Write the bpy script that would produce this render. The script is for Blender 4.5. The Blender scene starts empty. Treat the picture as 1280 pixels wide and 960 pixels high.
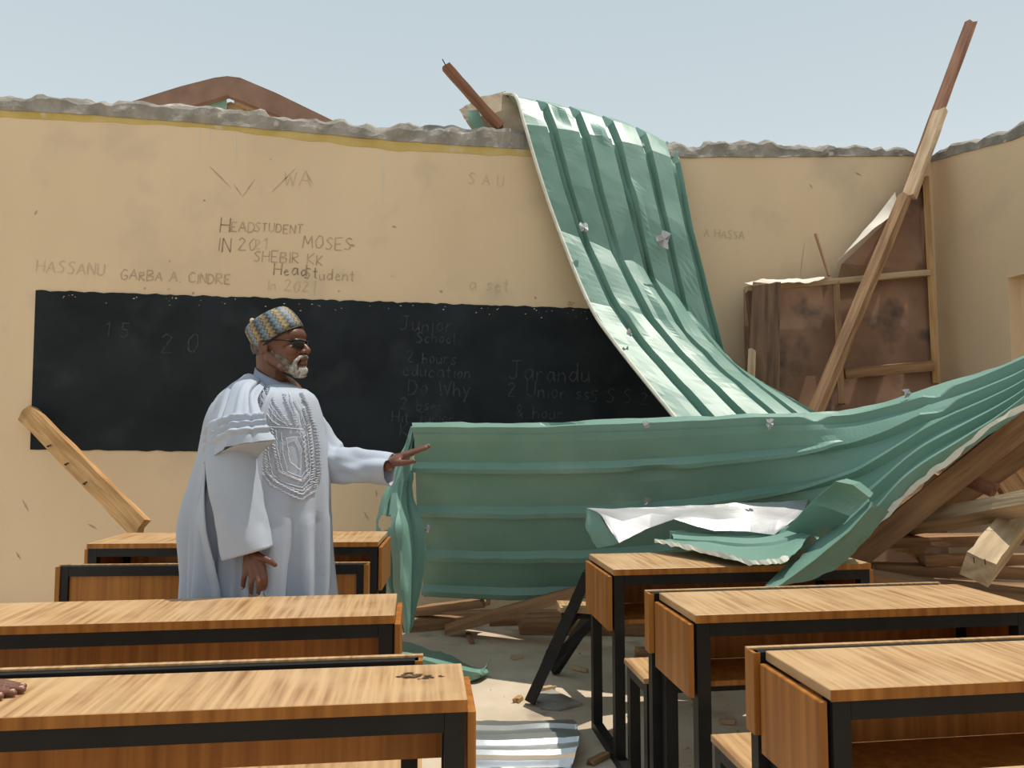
import bpy, bmesh, math, random
from mathutils import Vector, Matrix, noise
random.seed(7)
R = math.radians
scene = bpy.context.scene
col = scene.collection

# ------------------------------------------------------------------ camera, sky, sun, exposure
F = 961.0; CH = 1.27; YAW = R(-7.8); PITCH = math.atan(65/F)
cam_d = bpy.data.cameras.new('camera'); cam = bpy.data.objects.new('camera', cam_d); col.objects.link(cam)
cam.location = (0, 0, CH); cam.rotation_euler = (math.pi/2+PITCH, 0, YAW)
cam_d.sensor_width = 36; cam_d.lens = F/1280*36; cam_d.clip_end = 300
scene.camera = cam
vs = scene.view_settings
vs.view_transform = 'Standard'; vs.look = 'None'; vs.gamma = 1; vs.use_curve_mapping = False
vs.exposure = 0.0
w = bpy.data.worlds.new('sky'); scene.world = w; w.use_nodes = True
nt = w.node_tree; nt.nodes.clear()
tc = nt.nodes.new('ShaderNodeTexCoord'); sx = nt.nodes.new('ShaderNodeSeparateXYZ')
cr = nt.nodes.new('ShaderNodeValToRGB'); bg = nt.nodes.new('ShaderNodeBackground'); wo = nt.nodes.new('ShaderNodeOutputWorld')
nt.links.new(tc.outputs['Generated'], sx.inputs[0]); nt.links.new(sx.outputs['Z'], cr.inputs[0])
nt.links.new(cr.outputs[0], bg.inputs[0]); nt.links.new(bg.outputs[0], wo.inputs[0])
el = cr.color_ramp.elements
el[0].position = 0.0; el[0].color = (.74, .78, .77, 1)
el[1].position = 1.0; el[1].color = (.46, .575, .66, 1)
for p, c in ((.25, (.70, .77, .795, 1)), (.36, (.60, .69, .73, 1)), (.5, (.54, .63, .68, 1))):
    e = el.new(p); e.color = c
bg.inputs[1].default_value = 1.0
sun_d = bpy.data.lights.new('sun_offscreen', 'SUN'); sun = bpy.data.objects.new('sun_offscreen', sun_d); col.objects.link(sun)
sun_d.energy = 3.9; sun_d.angle = R(0.6); sun_d.color = (1, .93, .82)
SUN = Vector((.28, .04, .96)).normalized()          # direction towards the sun
sun.rotation_euler = SUN.to_track_quat('Z', 'Y').to_euler(); sun.location = (2, 6, 12)

# ------------------------------------------------------------------ helpers
CR = Matrix.Rotation(YAW, 3, 'Z') @ Matrix.Rotation(math.pi/2+PITCH, 3, 'X')
def ray(u, v): return CR @ Vector(((u-640)/F, (480-v)/F, -1))
def P(u, v, d): return Vector((0, 0, CH)) + ray(u, v)*d
def PY(u, v, Y): r = ray(u, v); return Vector((0, 0, CH)) + r*(Y/r.y)
def PX(u, v, X): r = ray(u, v); return Vector((0, 0, CH)) + r*(X/r.x)
def PZ(u, v, Z): r = ray(u, v); return Vector((0, 0, CH)) + r*((Z-CH)/r.z)

def N(nt, t, **kw):
    n = nt.nodes.new(t)
    for k, v in kw.items(): setattr(n, k, v)
    return n
def mat(name, c1, c2=None, scale=4., rough=.7, metal=0., stretch=None, bump=0., bscale=40., detail=6., lo=.35, hi=.65, c3=None, s3=1.5, lo3=.55, hi3=.7, spec=.5, coords='Object'):
    m = bpy.data.materials.new(name); m.use_nodes = True; nt = m.node_tree
    b = nt.nodes['Principled BSDF']; b.inputs['Roughness'].default_value = rough; b.inputs['Metallic'].default_value = metal
    b.inputs['Specular IOR Level'].default_value = spec
    tc = N(nt, 'ShaderNodeTexCoord'); mp = N(nt, 'ShaderNodeMapping'); nt.links.new(tc.outputs[coords], mp.inputs[0])
    if stretch: mp.inputs['Scale'].default_value = stretch
    last = None
    if c2 is None:
        b.inputs['Base Color'].default_value = (*c1, 1)
    else:
        n = N(nt, 'ShaderNodeTexNoise'); n.inputs['Scale'].default_value = scale; n.inputs['Detail'].default_value = detail
        nt.links.new(mp.outputs[0], n.inputs['Vector'])
        r = N(nt, 'ShaderNodeValToRGB'); e = r.color_ramp.elements
        e[0].position = lo; e[0].color = (*c1, 1); e[1].position = hi; e[1].color = (*c2, 1)
        nt.links.new(n.outputs['Fac'], r.inputs[0]); last = r.outputs[0]
        if c3 is not None:
            n3 = N(nt, 'ShaderNodeTexNoise'); n3.inputs['Scale'].default_value = s3; n3.inputs['Detail'].default_value = 8
            nt.links.new(tc.outputs[coords], n3.inputs['Vector'])
            r3 = N(nt, 'ShaderNodeMapRange'); r3.inputs[1].default_value = lo3; r3.inputs[2].default_value = hi3
            nt.links.new(n3.outputs['Fac'], r3.inputs[0])
            mx = N(nt, 'ShaderNodeMixRGB'); nt.links.new(r3.outputs[0], mx.inputs[0]); nt.links.new(last, mx.inputs[1]); mx.inputs[2].default_value = (*c3, 1)
            last = mx.outputs[0]
        nt.links.new(last, b.inputs['Base Color'])
    if bump:
        n2 = N(nt, 'ShaderNodeTexNoise'); n2.inputs['Scale'].default_value = bscale; n2.inputs['Detail'].default_value = 5
        nt.links.new(mp.outputs[0], n2.inputs['Vector'])
        bp = N(nt, 'ShaderNodeBump'); bp.inputs['Strength'].default_value = bump; bp.inputs['Distance'].default_value = .01
        nt.links.new(n2.outputs['Fac'], bp.inputs['Height']); nt.links.new(bp.outputs[0], b.inputs['Normal'])
    return m

M = {}
M['wall'] = mat('wall_paint', (.71, .53, .34), (.78, .585, .38), 1.3, .85, bump=.15, bscale=25, c3=(.62, .48, .325), s3=2.2, lo3=.56, hi3=.75, stretch=(1, 1, .5))
M['yellow'] = mat('yellow_paint', (.52, .37, .10), (.62, .46, .17), 5, .8, c3=(.60, .48, .30), s3=6, lo3=.58, hi3=.66)
M['concrete'] = mat('broken_concrete', (.22, .20, .17), (.38, .345, .30), 7, .95, bump=.8, bscale=30, c3=(.55, .50, .43), s3=9, lo3=.63, hi3=.72)
M['floor'] = mat('floor_screed', (.46, .375, .275), (.62, .52, .395), 2.2, .9, bump=.4, bscale=18, c3=(.28, .215, .155), s3=4, lo3=.58, hi3=.76)
M['ground'] = mat('sandy_ground', (.46, .38, .27), (.56, .47, .34), .6, .95)
M['board'] = mat('blackboard_paint', (.010, .013, .016), (.020, .025, .029), 2.5, .8, c3=(.032, .038, .043), s3=3.5, lo3=.55, hi3=.8, spec=.25)
M['chalk'] = mat('faint_chalk', (.05, .056, .062), (.022, .026, .03), 30, .9)
M['pencil'] = mat('pencil_marks', (.38, .28, .18), (.56, .42, .27), 20, .9)
M['pencil_dark'] = mat('dark_pencil_marks', (.20, .14, .09), (.42, .31, .20), 20, .9)
M['pencil_faint'] = mat('faint_pencil_marks', (.56, .42, .27), (.66, .49, .32), 20, .9)
M['green'] = mat('green_roof_coating', (.145, .275, .22), (.17, .305, .248), 3, .45, bump=.12, bscale=6, c3=(.21, .35, .288), s3=2.5, lo3=.55, hi3=.8, spec=.5)
M['teal'] = mat('teal_roof_coating', (.25, .42, .36), (.30, .47, .41), 3, .42, bump=.12, bscale=6)
M['zinc'] = mat('bare_metal_underside', (.42, .42, .43), (.56, .56, .57), 5, .4, .45, bump=.25, bscale=8)
M['alu'] = mat('mill_finish_aluminium', (.62, .63, .64), (.80, .80, .79), 3, .34, .9, bump=.25, bscale=7)
M['pale_edge'] = mat('scuffed_pale_edge', (.55, .55, .46), (.70, .68, .58), 12, .7)
M['under'] = mat('dusty_brown_underside', (.36, .27, .18), (.48, .38, .27), 6, .8)
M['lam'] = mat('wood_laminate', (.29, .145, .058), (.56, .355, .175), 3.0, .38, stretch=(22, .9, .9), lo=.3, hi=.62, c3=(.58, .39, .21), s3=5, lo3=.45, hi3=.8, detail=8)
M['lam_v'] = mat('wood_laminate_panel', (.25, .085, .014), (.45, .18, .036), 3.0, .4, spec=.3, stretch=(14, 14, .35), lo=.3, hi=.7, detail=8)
M['black'] = mat('black_painted_steel', (.006, .006, .006), (.012, .0115, .011), 9, .5, spec=.3)
M['scar'] = mat('dark_scorched_chip', (.03, .015, .01), (.12, .06, .03), 30, .9)
def timber(n, a, b_): return mat(n, a, b_, 2.0, .85, stretch=(1.2, 14, 14), bump=.5, bscale=4, detail=8)
M['t_dark'] = timber('dark_old_timber', (.085, .042, .022), (.19, .105, .06))
M['t_red'] = timber('red_brown_timber', (.16, .06, .03), (.30, .14, .08))
M['t_mid'] = timber('brown_timber', (.20, .105, .05), (.36, .205, .10))
M['t_light'] = timber('pale_timber', (.40, .27, .15), (.60, .43, .27))
M['t_orange'] = timber('orange_timber', (.34, .175, .06), (.50, .29, .12))
M['t_grey'] = timber('grey_weathered_timber', (.36, .26, .155), (.54, .41, .26))
M['hardboard'] = mat('stained_hardboard', (.20, .105, .06), (.33, .19, .115), 2.5, .8, c3=(.07, .045, .035), s3=2.6, lo3=.52, hi3=.66)
M['white_board'] = mat('white_ceiling_board', (.68, .62, .52), (.78, .72, .62), 4, .8)
M['mud'] = mat('red_brown_plaster', (.23, .135, .095), (.32, .19, .14), 3, .95, bump=.4, bscale=14)
M['block'] = mat('tan_block', (.36, .24, .14), (.45, .31, .19), 5, .95)
M['skin'] = mat('dark_brown_skin', (.115, .042, .023), (.17, .068, .038), 9, .42, bump=.06, bscale=60)
M['robe'] = mat('pale_blue_grey_cotton', (.40, .445, .525), (.435, .48, .56), 5, .72, bump=.08, bscale=90, spec=.3)
M['thread'] = mat('silver_white_embroidery', (.52, .54, .61), (.70, .71, .75), 60, .6)
M['inner'] = mat('blue_grey_inner_collar', (.22, .27, .36), (.27, .32, .42), 8, .75)
M['beard'] = mat('grey_white_beard', (.16, .125, .10), (.56, .53, .48), 70, .9, bump=1, bscale=120, lo=.3, hi=.6)
M['hair'] = mat('short_grey_hair', (.05, .04, .035), (.12, .10, .09), 60, .9)
M['glass'] = mat('dark_sunglass_lens', (.006, .006, .007), None, rough=.08)
M['bead'] = mat('cream_bobble', (.62, .45, .30), (.7, .55, .4), 9, .7)
M['nail'] = mat('fingernail', (.42, .24, .18), (.5, .3, .23), 9, .35)
M['shoe'] = mat('dark_leather', (.02, .014, .01), (.03, .02, .015), 9, .4)

def tag(o, label=None, cat=None, group=None, kind=None):
    if label: o['label'] = label
    if cat: o['category'] = cat
    if group: o['group'] = group
    if kind: o['kind'] = kind
    return o
def empty(name, loc=(0, 0, 0), rz=0):
    o = bpy.data.objects.new(name, None); col.objects.link(o); o.location = loc; o.rotation_euler = (0, 0, rz); o.empty_display_size = .1
    return o
def mesh(name, verts, faces, m, parent=None, smooth=False):
    me = bpy.data.meshes.new(name); me.from_pydata([tuple(v) for v in verts], [], faces); me.update()
    bm = bmesh.new(); bm.from_mesh(me); bmesh.ops.recalc_face_normals(bm, faces=bm.faces); bm.to_mesh(me); bm.free()
    if smooth: me.polygons.foreach_set('use_smooth', [True]*len(me.polygons))
    me.materials.append(M[m] if isinstance(m, str) else m)
    o = bpy.data.objects.new(name, me); col.objects.link(o)
    if parent: o.parent = parent
    return o
def bmobj(name, bm, m, parent=None, smooth=False):
    bmesh.ops.recalc_face_normals(bm, faces=bm.faces)
    me = bpy.data.meshes.new(name); bm.to_mesh(me); bm.free()
    if smooth: me.polygons.foreach_set('use_smooth', [True]*len(me.polygons))
    me.materials.append(M[m] if isinstance(m, str) else m)
    o = bpy.data.objects.new(name, me); col.objects.link(o)
    if parent: o.parent = parent
    return o
BOXF = [(0, 1, 3, 2), (4, 6, 7, 5), (0, 4, 5, 1), (2, 3, 7, 6), (0, 2, 6, 4), (1, 5, 7, 3)]
def box(name, a, b, m, parent=None, bev=0.):
    bm = bmesh.new()
    vs_ = [bm.verts.new((x, y, z)) for x in (a[0], b[0]) for y in (a[1], b[1]) for z in (a[2], b[2])]
    for f in BOXF: bm.faces.new([vs_[i] for i in f])
    if bev: bmesh.ops.bevel(bm, geom=bm.edges[:], offset=bev, segments=1, affect='EDGES')
    return bmobj(name, bm, m, parent)
def crom(p, t):
    n = len(p)-1; x = t*n; i = min(int(x), n-1); f = x-i
    a = p[i-1] if i > 0 else p[0]*2-p[1]; b, c = p[i], p[i+1]; d = p[i+2] if i+2 <= n else p[n]*2-p[n-1]
    return .5*((2*b)+(c-a)*f+(2*a-5*b+4*c-d)*f*f+(3*b-a-3*c+d)*f*f*f)
def lin(p, t):
    n = len(p)-1; x = t*n; i = min(int(x), n-1); f = x-i
    f2 = f
    return p[i].lerp(p[i+1], f2)
def patch(grid, us, vs2, fu=crom, fv=crom):
    out = []
    for u in us:
        rp = [fu([grid[r][c] for r in range(len(grid))], u) for c in range(len(grid[0]))]
        out.append([fv(rp, v) for v in vs2])
    return out
def samples(n, ribs, half, top):
    s_ = [i/(n-1) for i in range(n)]
    for p in ribs:
        s_ = [x for x in s_ if abs(x-p) > half*1.25 or x in (0., 1.)]
        s_ += [x for x in (p-half, p-top, p+top, p+half) if 0 < x < 1]
    return sorted(set(s_))
def normals(g):
    n = []
    for i in range(len(g)):
        r = []
        for j in range(len(g[0])):
            a = g[min(i+1, len(g)-1)][j]-g[max(i-1, 0)][j]; b = g[i][min(j+1, len(g[0])-1)]-g[i][max(j-1, 0)]
            c = a.cross(b); r.append(c.normalized() if c.length > 1e-9 else Vector((0, -1, 0)))
        n.append(r)
    return n
def rib(v, ribs, half=.022, top=.010):
    h = 0
    for p in ribs:
        d = abs(v-p)
        h = max(h, 1-max(0, d-top)/(half-top) if d < half else 0)
    return h
def sheet(name, grid, m, parent=None, nu=60, nv=90, ribs=(), axis='v', rh=.028, half=.022, top=.010, rough_=.012, seed=0, thick=.003, flip=1, holes=(), tear=0., smooth=False, dents=(), fu=crom, fv=crom):
    us = samples(nu, ribs if axis == 'u' else (), half, top); vv = samples(nv, ribs if axis == 'v' else (), half, top)
    g = patch(grid, us, vv, fu, fv); n = normals(g); V = []; nu, nv = len(us), len(vv)
    for i, u in enumerate(us):
        for j, v in enumerate(vv):
            h = rh*rib(v if axis == 'v' else u, ribs, half+1e-6, top)
            p = g[i][j]
            h += rough_*(abs(noise.noise(p*2.6+Vector((seed*7.3, 0, 0))))*1.6-.4)+rough_*.35*noise.noise(p*7+Vector((0, seed*3.3, 0)))
            for (du, dv, dr, dh) in dents:
                q = math.hypot((u-du)/dr, (v-dv)/dr*1.6)
                if q < 1: h += dh*(1-q)
            q = p+n[i][j]*h*flip
            if tear and (j in (0, nv-1) or i in (0, nu-1)):
                q = q+Vector((noise.noise(p*19), noise.noise(p*23+Vector((5, 0, 0))), noise.noise(p*17)))*tear
            V.append(q)
    Fc = []
    for i in range(nu-1):
        for j in range(nv-1):
            u, v = (us[i]+us[i+1])/2, (vv[j]+vv[j+1])/2
            if any(((u-a)/ra)**2+((v-b)/rb)**2 < 1+.5*noise.noise(Vector((i*.7, j*.7, seed))) for a, b, ra, rb in holes): continue
            Fc.append((i*nv+j, i*nv+j+1, (i+1)*nv+j+1, (i+1)*nv+j))
    o = mesh(name, V, Fc, m, parent, smooth)
    md = o.modifiers.new('thickness', 'SOLIDIFY'); md.thickness = thick; md.offset = 0
    return o
def tube(bm, pts, rad, seg=10, caps=True):
    rings = []; n = len(pts)
    pts = [Vector(p) for p in pts]
    up = None
    for i, p in enumerate(pts):
        t = (pts[min(i+1, n-1)]-pts[max(i-1, 0)]).normalized()
        if up is None:
            up = t.orthogonal().normalized()
        else:
            up = (up-t*up.dot(t)).normalized()
        s = t.cross(up); r = rad[i] if isinstance(rad, (list, tuple)) else rad
        rings.append([bm.verts.new(p+(up*math.cos(a)+s*math.sin(a))*r) for a in (2*math.pi*k/seg for k in range(seg))])
    for a, b in zip(rings, rings[1:]):
        for k in range(seg): bm.faces.new((a[k], a[(k+1) % seg], b[(k+1) % seg], b[k]))
    if caps: bm.faces.new(rings[0]); bm.faces.new(rings[-1][::-1])
def ell(bm, c, r, rot=None, sub=3):
    mt = Matrix.Translation(c) @ (rot.to_4x4() if rot else Matrix.Identity(4)) @ Matrix.Diagonal((*r, 1))
    bmesh.ops.create_icosphere(bm, subdivisions=sub, radius=1, matrix=mt)
def limb(bm, pts, rad, seg=14):
    pts = [Vector(p) for p in pts]
    tube(bm, pts, rad, seg)
    for p, r in zip(pts, rad): ell(bm, p, (r, r, r), None, 2)
def remesh(name, bm, vox, m, parent, smooth_it=4):
    me = bpy.data.meshes.new(name); bm.to_mesh(me); bm.free()
    t = bpy.data.objects.new(name+'_tmp', me); col.objects.link(t)
    a = t.modifiers.new('r', 'REMESH'); a.mode = 'VOXEL'; a.voxel_size = vox
    if smooth_it: s = t.modifiers.new('s', 'SMOOTH'); s.iterations = smooth_it; s.factor = .5
    dg = bpy.context.evaluated_depsgraph_get(); dg.update()
    me2 = bpy.data.meshes.new_from_object(t.evaluated_get(dg)); me2.name = name
    bpy.data.objects.remove(t); bpy.data.meshes.remove(me)
    me2.materials.clear(); me2.materials.append(M[m]); me2.polygons.foreach_set('use_smooth', [True]*len(me2.polygons))
    o = bpy.data.objects.new(name, me2); col.objects.link(o); o.parent = parent
    return o
def plank(name, a, b, wd, th, m, label, cat='timber', group=None, roll=0., seed=0, ragged=.3, parent=None, bow=0.):
    """a rough sawn timber from a to b; local x along it, width wd, thickness th"""
    a, b = Vector(a), Vector(b); L = (b-a).length; x = (b-a).normalized()
    y = Vector((0, 0, 1)).cross(x)
    y = y.normalized() if y.length > 1e-4 else Vector((1, 0, 0))
    z = x.cross(y); rot = Matrix((x, y, z)).transposed() @ Matrix.Rotation(roll, 3, 'X')
    n = 9; V = []; Fc = []; rd = random.Random(seed+int(L*1000))
    prof = [(-.5, -.5), (0, -.5), (.5, -.5), (.5, .5), (0, .5), (-.5, .5)]
    for i in range(n):
        t = i/(n-1)
        for k, (py, pz) in enumerate(prof):
            xx = t*L
            if i in (0, n-1): xx += rd.uniform(-1, 1)*ragged*wd
            V.append(Vector((xx, py*wd*(1+rd.uniform(-.06, .06)), pz*th*(1+rd.uniform(-.08, .08))+bow*math.sin(math.pi*t))))
    for i in range(n-1):
        for k in range(6): Fc.append((i*6+k, i*6+(k+1) % 6, (i+1)*6+(k+1) % 6, (i+1)*6+k))
    Fc += [(0, 1, 4, 5), (1, 2, 3, 4), tuple((n-1)*6+k for k in (0, 1, 4, 5)), tuple((n-1)*6+k for k in (1, 2, 3, 4))]
    o = mesh(name, V, Fc, m)
    o.matrix_world = Matrix.Translation(a) @ rot.to_4x4()
    if parent: o.parent = parent
    elif label: tag(o, label, cat, group)
    return o

# stroke lettering --------------------------------------------------------------------------------
G = {
 'A': [[(0, 0), (.35, 1), (.7, 0)], [(.13, .38), (.57, .38)]], 'B': [[(0, 0), (0, 1), (.45, .95), (.5, .72), (.1, .52), (.58, .4), (.55, .08), (0, 0)]],
 'C': [[(.6, .85), (.3, 1), (.02, .6), (.1, .12), (.4, 0), (.62, .15)]], 'D': [[(0, 0), (0, 1), (.4, .92), (.6, .5), (.4, .08), (0, 0)]],
 'E': [[(.55, 1), (0, 1), (0, 0), (.55, 0)], [(0, .5), (.42, .5)]], 'G': [[(.6, .85), (.3, 1), (.02, .6), (.1, .12), (.4, 0), (.6, .2), (.6, .42), (.35, .42)]],
 'H': [[(0, 0), (0, 1)], [(.6, 0), (.6, 1)], [(0, .5), (.6, .5)]], 'I': [[(.1, 0), (.1, 1)]], 'J': [[(.1, 1), (.6, 1)], [(.4, 1), (.4, .15), (.2, 0), (0, .15)]],
 'K': [[(0, 0), (0, 1)], [(.55, 1), (0, .45), (.6, 0)]], 'M': [[(0, 0), (.1, 1), (.38, .3), (.66, 1), (.76, 0)]], 'N': [[(0, 0), (0, 1), (.55, 0), (.55, 1)]],
 'O': [[(.3, 1), (.02, .6), (.1, .1), (.35, 0), (.6, .35), (.52, .88), (.3, 1)]], 'R': [[(0, 0), (0, 1), (.45, .95), (.5, .65), (0, .5), (.6, 0)]],
 'S': [[(.55, .88), (.3, 1), (.05, .78), (.5, .35), (.35, .02), (0, .1)]], 'T': [[(0, 1), (.6, 1)], [(.3, 1), (.3, 0)]], 'U': [[(0, 1), (.02, .2), (.28, 0), (.52, .2), (.55, 1)]],
 'W': [[(0, 1), (.18, 0), (.38, .7), (.58, 0), (.78, 1)]], '2': [[(.02, .8), (.25, 1), (.5, .78), (.05, .02), (.58, .02)]], '0': [[(.3, 1), (.05, .6), (.12, .1), (.35, 0), (.55, .4), (.5, .9), (.3, 1)]],
 '1': [[(.1, .8), (.3, 1), (.3, 0)]], '5': [[(.5, 1), (.1, 1), (.08, .55), (.4, .55), (.5, .2), (.25, 0), (0, .1)]], '.': [[(.1, 0), (.14, .05)]], '&': [[(.5, 0), (.05, .8), (.3, 1), (.4, .7), (0, .25), (.2, 0), (.55, .4)]],
 'a': [[(.45, .5), (.2, .58), (.03, .25), (.2, 0), (.42, .2), (.45, .55), (.5, 0)]], 'b': [[(0, 1), (.02, 0), (.35, .05), (.42, .4), (.2, .55), (.02, .4)]], 'c': [[(.42, .48), (.2, .56), (.02, .25), (.2, 0), (.45, .1)]],
 'd': [[(.45, .45), (.2, .56), (.03, .25), (.2, 0), (.43, .2), (.46, 1), (.5, 0)]], 'e': [[(.03, .3), (.42, .36), (.22, .58), (.03, .28), (.2, 0), (.48, .1)]], 'h': [[(0, 1), (0, 0)], [(0, .35), (.25, .56), (.4, .4), (.42, 0)]],
 'i': [[(.1, .55), (.12, 0)]], 'l': [[(.1, 1), (.12, .05), (.22, 0)]], 'n': [[(0, .55), (0, 0)], [(0, .35), (.22, .56), (.38, .4), (.4, 0)]], 'o': [[(.22, .56), (.02, .3), (.18, 0), (.42, .2), (.36, .52), (.22, .56)]],
 'r': [[(0, .55), (.02, 0)], [(.02, .32), (.2, .56), (.36, .48)]], 's': [[(.38, .5), (.18, .57), (.08, .4), (.36, .18), (.2, 0), (0, .06)]], 't': [[(.18, .95), (.18, .1), (.35, 0)], [(0, .62), (.38, .62)]], 'u': [[(0, .55), (.03, .1), (.2, 0), (.38, .2), (.4, .55), (.44, 0)]],
 'w': [[(0, .55), (.12, 0), (.28, .4), (.42, 0), (.56, .55)]], 'y': [[(0, .55), (.2, .1)], [(.42, .55), (.1, -.4)]], '?': [[(0, .8), (.2, 1), (.42, .8), (.2, .45), (.2, .25)], [(.2, .02), (.23, .06)]]}
def writing(name, text, u, v, hpx, Y, m, parent, slope=0., wid=.007, seed=1, step=1.):
    """hand-written strokes lying flat on the wall plane y = Y"""
    rd = random.Random(seed); s = hpx*Y/F*.98; o0 = PY(u, v, Y); x = 0.; V = []; Fc = []
    for ch in text:
        if ch == ' ': x += s*.55; continue
        gl = G.get(ch, []); k = s*rd.uniform(.88, 1.1); dz = rd.uniform(-.05, .05)*s; mw = max([p[0] for st in gl for p in st] or [.4])
        for st in gl:
            pts = [(o0.x+x+p[0]*k+p[1]*k*.06+rd.uniform(-.015, .015)*s, o0.z+dz+slope*x+p[1]*k+rd.uniform(-.02, .02)*s) for p in st]
            for (x0, z0), (x1, z1) in zip(pts, pts[1:]):
                L = math.hypot(x1-x0, z1-z0) or 1e-6; ww = wid*rd.uniform(.35, .6); nx, nz = -(z1-z0)/L*ww, (x1-x0)/L*ww; b = len(V); Yq = Y-b*1e-5
                V += [(x0+nx, Yq, z0+nz), (x0-nx, Yq, z0-nz), (x1-nx, Yq, z1-nz), (x1+nx, Yq, z1+nz)]; Fc.append((b, b+1, b+2, b+3))
        x += (mw*k+s*.2)*step
    o = mesh(name, V, Fc, m, parent); o['kind'] = 'stuff'
    return o

# ------------------------------------------------------------------ the room
WY = 5.6; RX = 4.215; LX = -4.3
fl = box('floor', (LX-.3, -2.2, -.12), (RX+.3, WY+.25, 0), 'floor'); tag(fl, kind='structure')
gd = box('ground', (-60, -40, -.4), (60, 90, -.13), 'ground'); tag(gd, kind='structure')

def interp(pts, x):
    if x <= pts[0][0]: return pts[0][1]
    for (a, b), (c, d) in zip(pts, pts[1:]):
        if x <= c: return b+(d-b)*(x-a)/(c-a)
    return pts[-1][1]
def onwall(pts): return [(PY(u, v, WY).x, PY(u, v, WY).z) for u, v in pts]
line_y0 = onwall([(0, 136), (120, 143), (240, 152), (480, 174), (661, 186), (760, 192), (850, 195), (1000, 194), (1130, 193), (1172, 196)])   # concrete / paint
line_y1 = onwall([(0, 147), (240, 158), (480, 187), (661, 196), (790, 203)])                                      # lower edge of the yellow band
line_top = onwall([(0, 119), (60, 122), (160, 128), (240, 132), (322, 140), (338, 147), (385, 148), (420, 151), (450, 154), (462, 161), (480, 158), (500, 156), (520, 158), (545, 157), (570, 160), (660, 163), (760, 175), (850, 182), (872, 177), (910, 174), (960, 180), (1060, 183), (1118, 186), (1132, 193), (1172, 194)])
wxs = [LX+i*(RX+.25-LX)/120 for i in range(121)]
V = []; Fc = []
for x in wxs:
    zt = interp(line_y0, x)+.012*noise.noise(Vector((x*4, 0, 3)))
    for y, z in ((WY, -.1), (WY, .9), (WY, 1.9), (WY, zt), (WY+.22, zt), (WY+.22, -.1)): V.append((x, y, z))
for i in range(120):
    for k in range(5): Fc.append((i*6+k, (i+1)*6+k, (i+1)*6+k+1, i*6+k+1))
Fc += [tuple(range(6)), tuple(120*6+k for k in range(6))]
wb = mesh('wall_back', V, Fc, 'wall'); tag(wb, 'tan painted classroom wall with broken concrete top and blackboard', kind='structure')
# yellow band
V = []; Fc = []
xs = [x for x in wxs if x < PY(800, 200, WY).x]
for x in xs:
    zt = interp(line_y0, x)+.006; zb = interp(line_y1, x)+.014*noise.noise(Vector((x*6, 1, 3)))
    V += [(x, WY-.004, zt), (x, WY-.004, zb), (x, WY+.01, zt), (x, WY+.01, zb)]
for i in range(len(xs)-1):
    a = i*4; b = a+4; Fc += [(a, a+1, b+1, b), (a+2, b+2, b+3, a+3), (a, b, b+2, a+2), (a+1, a+3, b+3, b+1)]
mesh('painted_band', V, Fc, 'yellow', wb)
def rubble_beam(name, n, top, bot, pos, depth, parent, seed):
    """pos(t)-> (front point at z=0, inward normal); broken concrete with lumps"""
    V = []; Fc = []; K = 9
    for i in range(n):
        t = i/(n-1); p, nin = pos(t); zt, zb = top(t), bot(t)
        zt += .035*noise.noise(Vector((t*60, seed, 0)))+.02*noise.noise(Vector((t*150, seed, 2)))
        pr = [(0, zb), (0, zb+(zt-zb)*.35), (0, zb+(zt-zb)*.75), (.02, zt), (.07, zt+.02), (.13, zt+.015), (.19, zt), (depth, zt-.03), (depth, zb)]
        for k, (dy, z) in enumerate(pr):
            q = Vector((p.x, p.y, 0))+nin*dy; q.z = z
            a = .022 if 0 < k < 7 else .004
            q += Vector((noise.noise(q*7+Vector((seed, 0, 0)))*.5, noise.noise(q*9), noise.noise(q*11)))*a*1.4
            V.append(q)
    for i in range(n-1):
        for k in range(K): Fc.append((i*K+k, (i+1)*K+k, (i+1)*K+(k+1) % K, i*K+(k+1) % K))
    Fc += [tuple(range(K)), tuple((n-1)*K+k for k in range(K))]
    return mesh(name, V, Fc, 'concrete', parent)
rubble_beam('broken_ring_beam', 260, lambda t: interp(line_top, LX+t*(RX-LX)), lambda t: interp(line_y0, LX+t*(RX-LX))-.01,
            lambda t: (Vector((LX+t*(RX+.1-LX), WY-.012, 0)), Vector((0, 1, 0))), .23, wb, 3)
# right wall with the window opening
def onright(pts): return [(-PX(u, v, RX).y, PX(u, v, RX).z) for u, v in pts]
oy = PX(1262, 400, RX).y; oz = PX(1262, 347, RX).z
rl0 = onright([(1172, 196), (1210, 185), (1280, 167)]); rl1 = onright([(1172, 191), (1190, 180), (1210, 172), (1240, 167), (1262, 160), (1280, 153)])
rtop = lambda y: interp(rl0, -y) if y > 4.2 else rl0[-1][1]+.0*y
V = []; Fc = []; ys = [WY+.2-i*(WY+.2+2.0)/70 for i in range(71)]
def wallpiece(name, y0, y1, z0, ztop, parent):
    n = 14; V = []; Fc = []
    for i in range(n+1):
        y = y0+(y1-y0)*i/n; zt = ztop(y)
        for x, z in ((RX, z0), (RX, zt), (RX+.22, zt), (RX+.22, z0)): V.append((x, y, z))
    for i in range(n):
        for k in range(4): Fc.append((i*4+k, (i+1)*4+k, (i+1)*4+(k+1) % 4, i*4+(k+1) % 4))
    Fc += [(0, 1, 2, 3), tuple(n*4+k for k in range(4))]
    o = mesh(name, V, Fc, 'wall', parent)
    return o
wr = wallpiece('wall_right', WY, oy, -.1, rtop, None); tag(wr, 'tan painted side wall with a window opening', kind='structure')
wallpiece('lintel', oy, oy-1.2, oz, rtop, wr); wallpiece('sill_wall', oy, oy-1.2, -.1, lambda y: .95, wr); wallpiece('wall_pier', oy-1.2, -2.2, -.1, rtop, wr)
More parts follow.
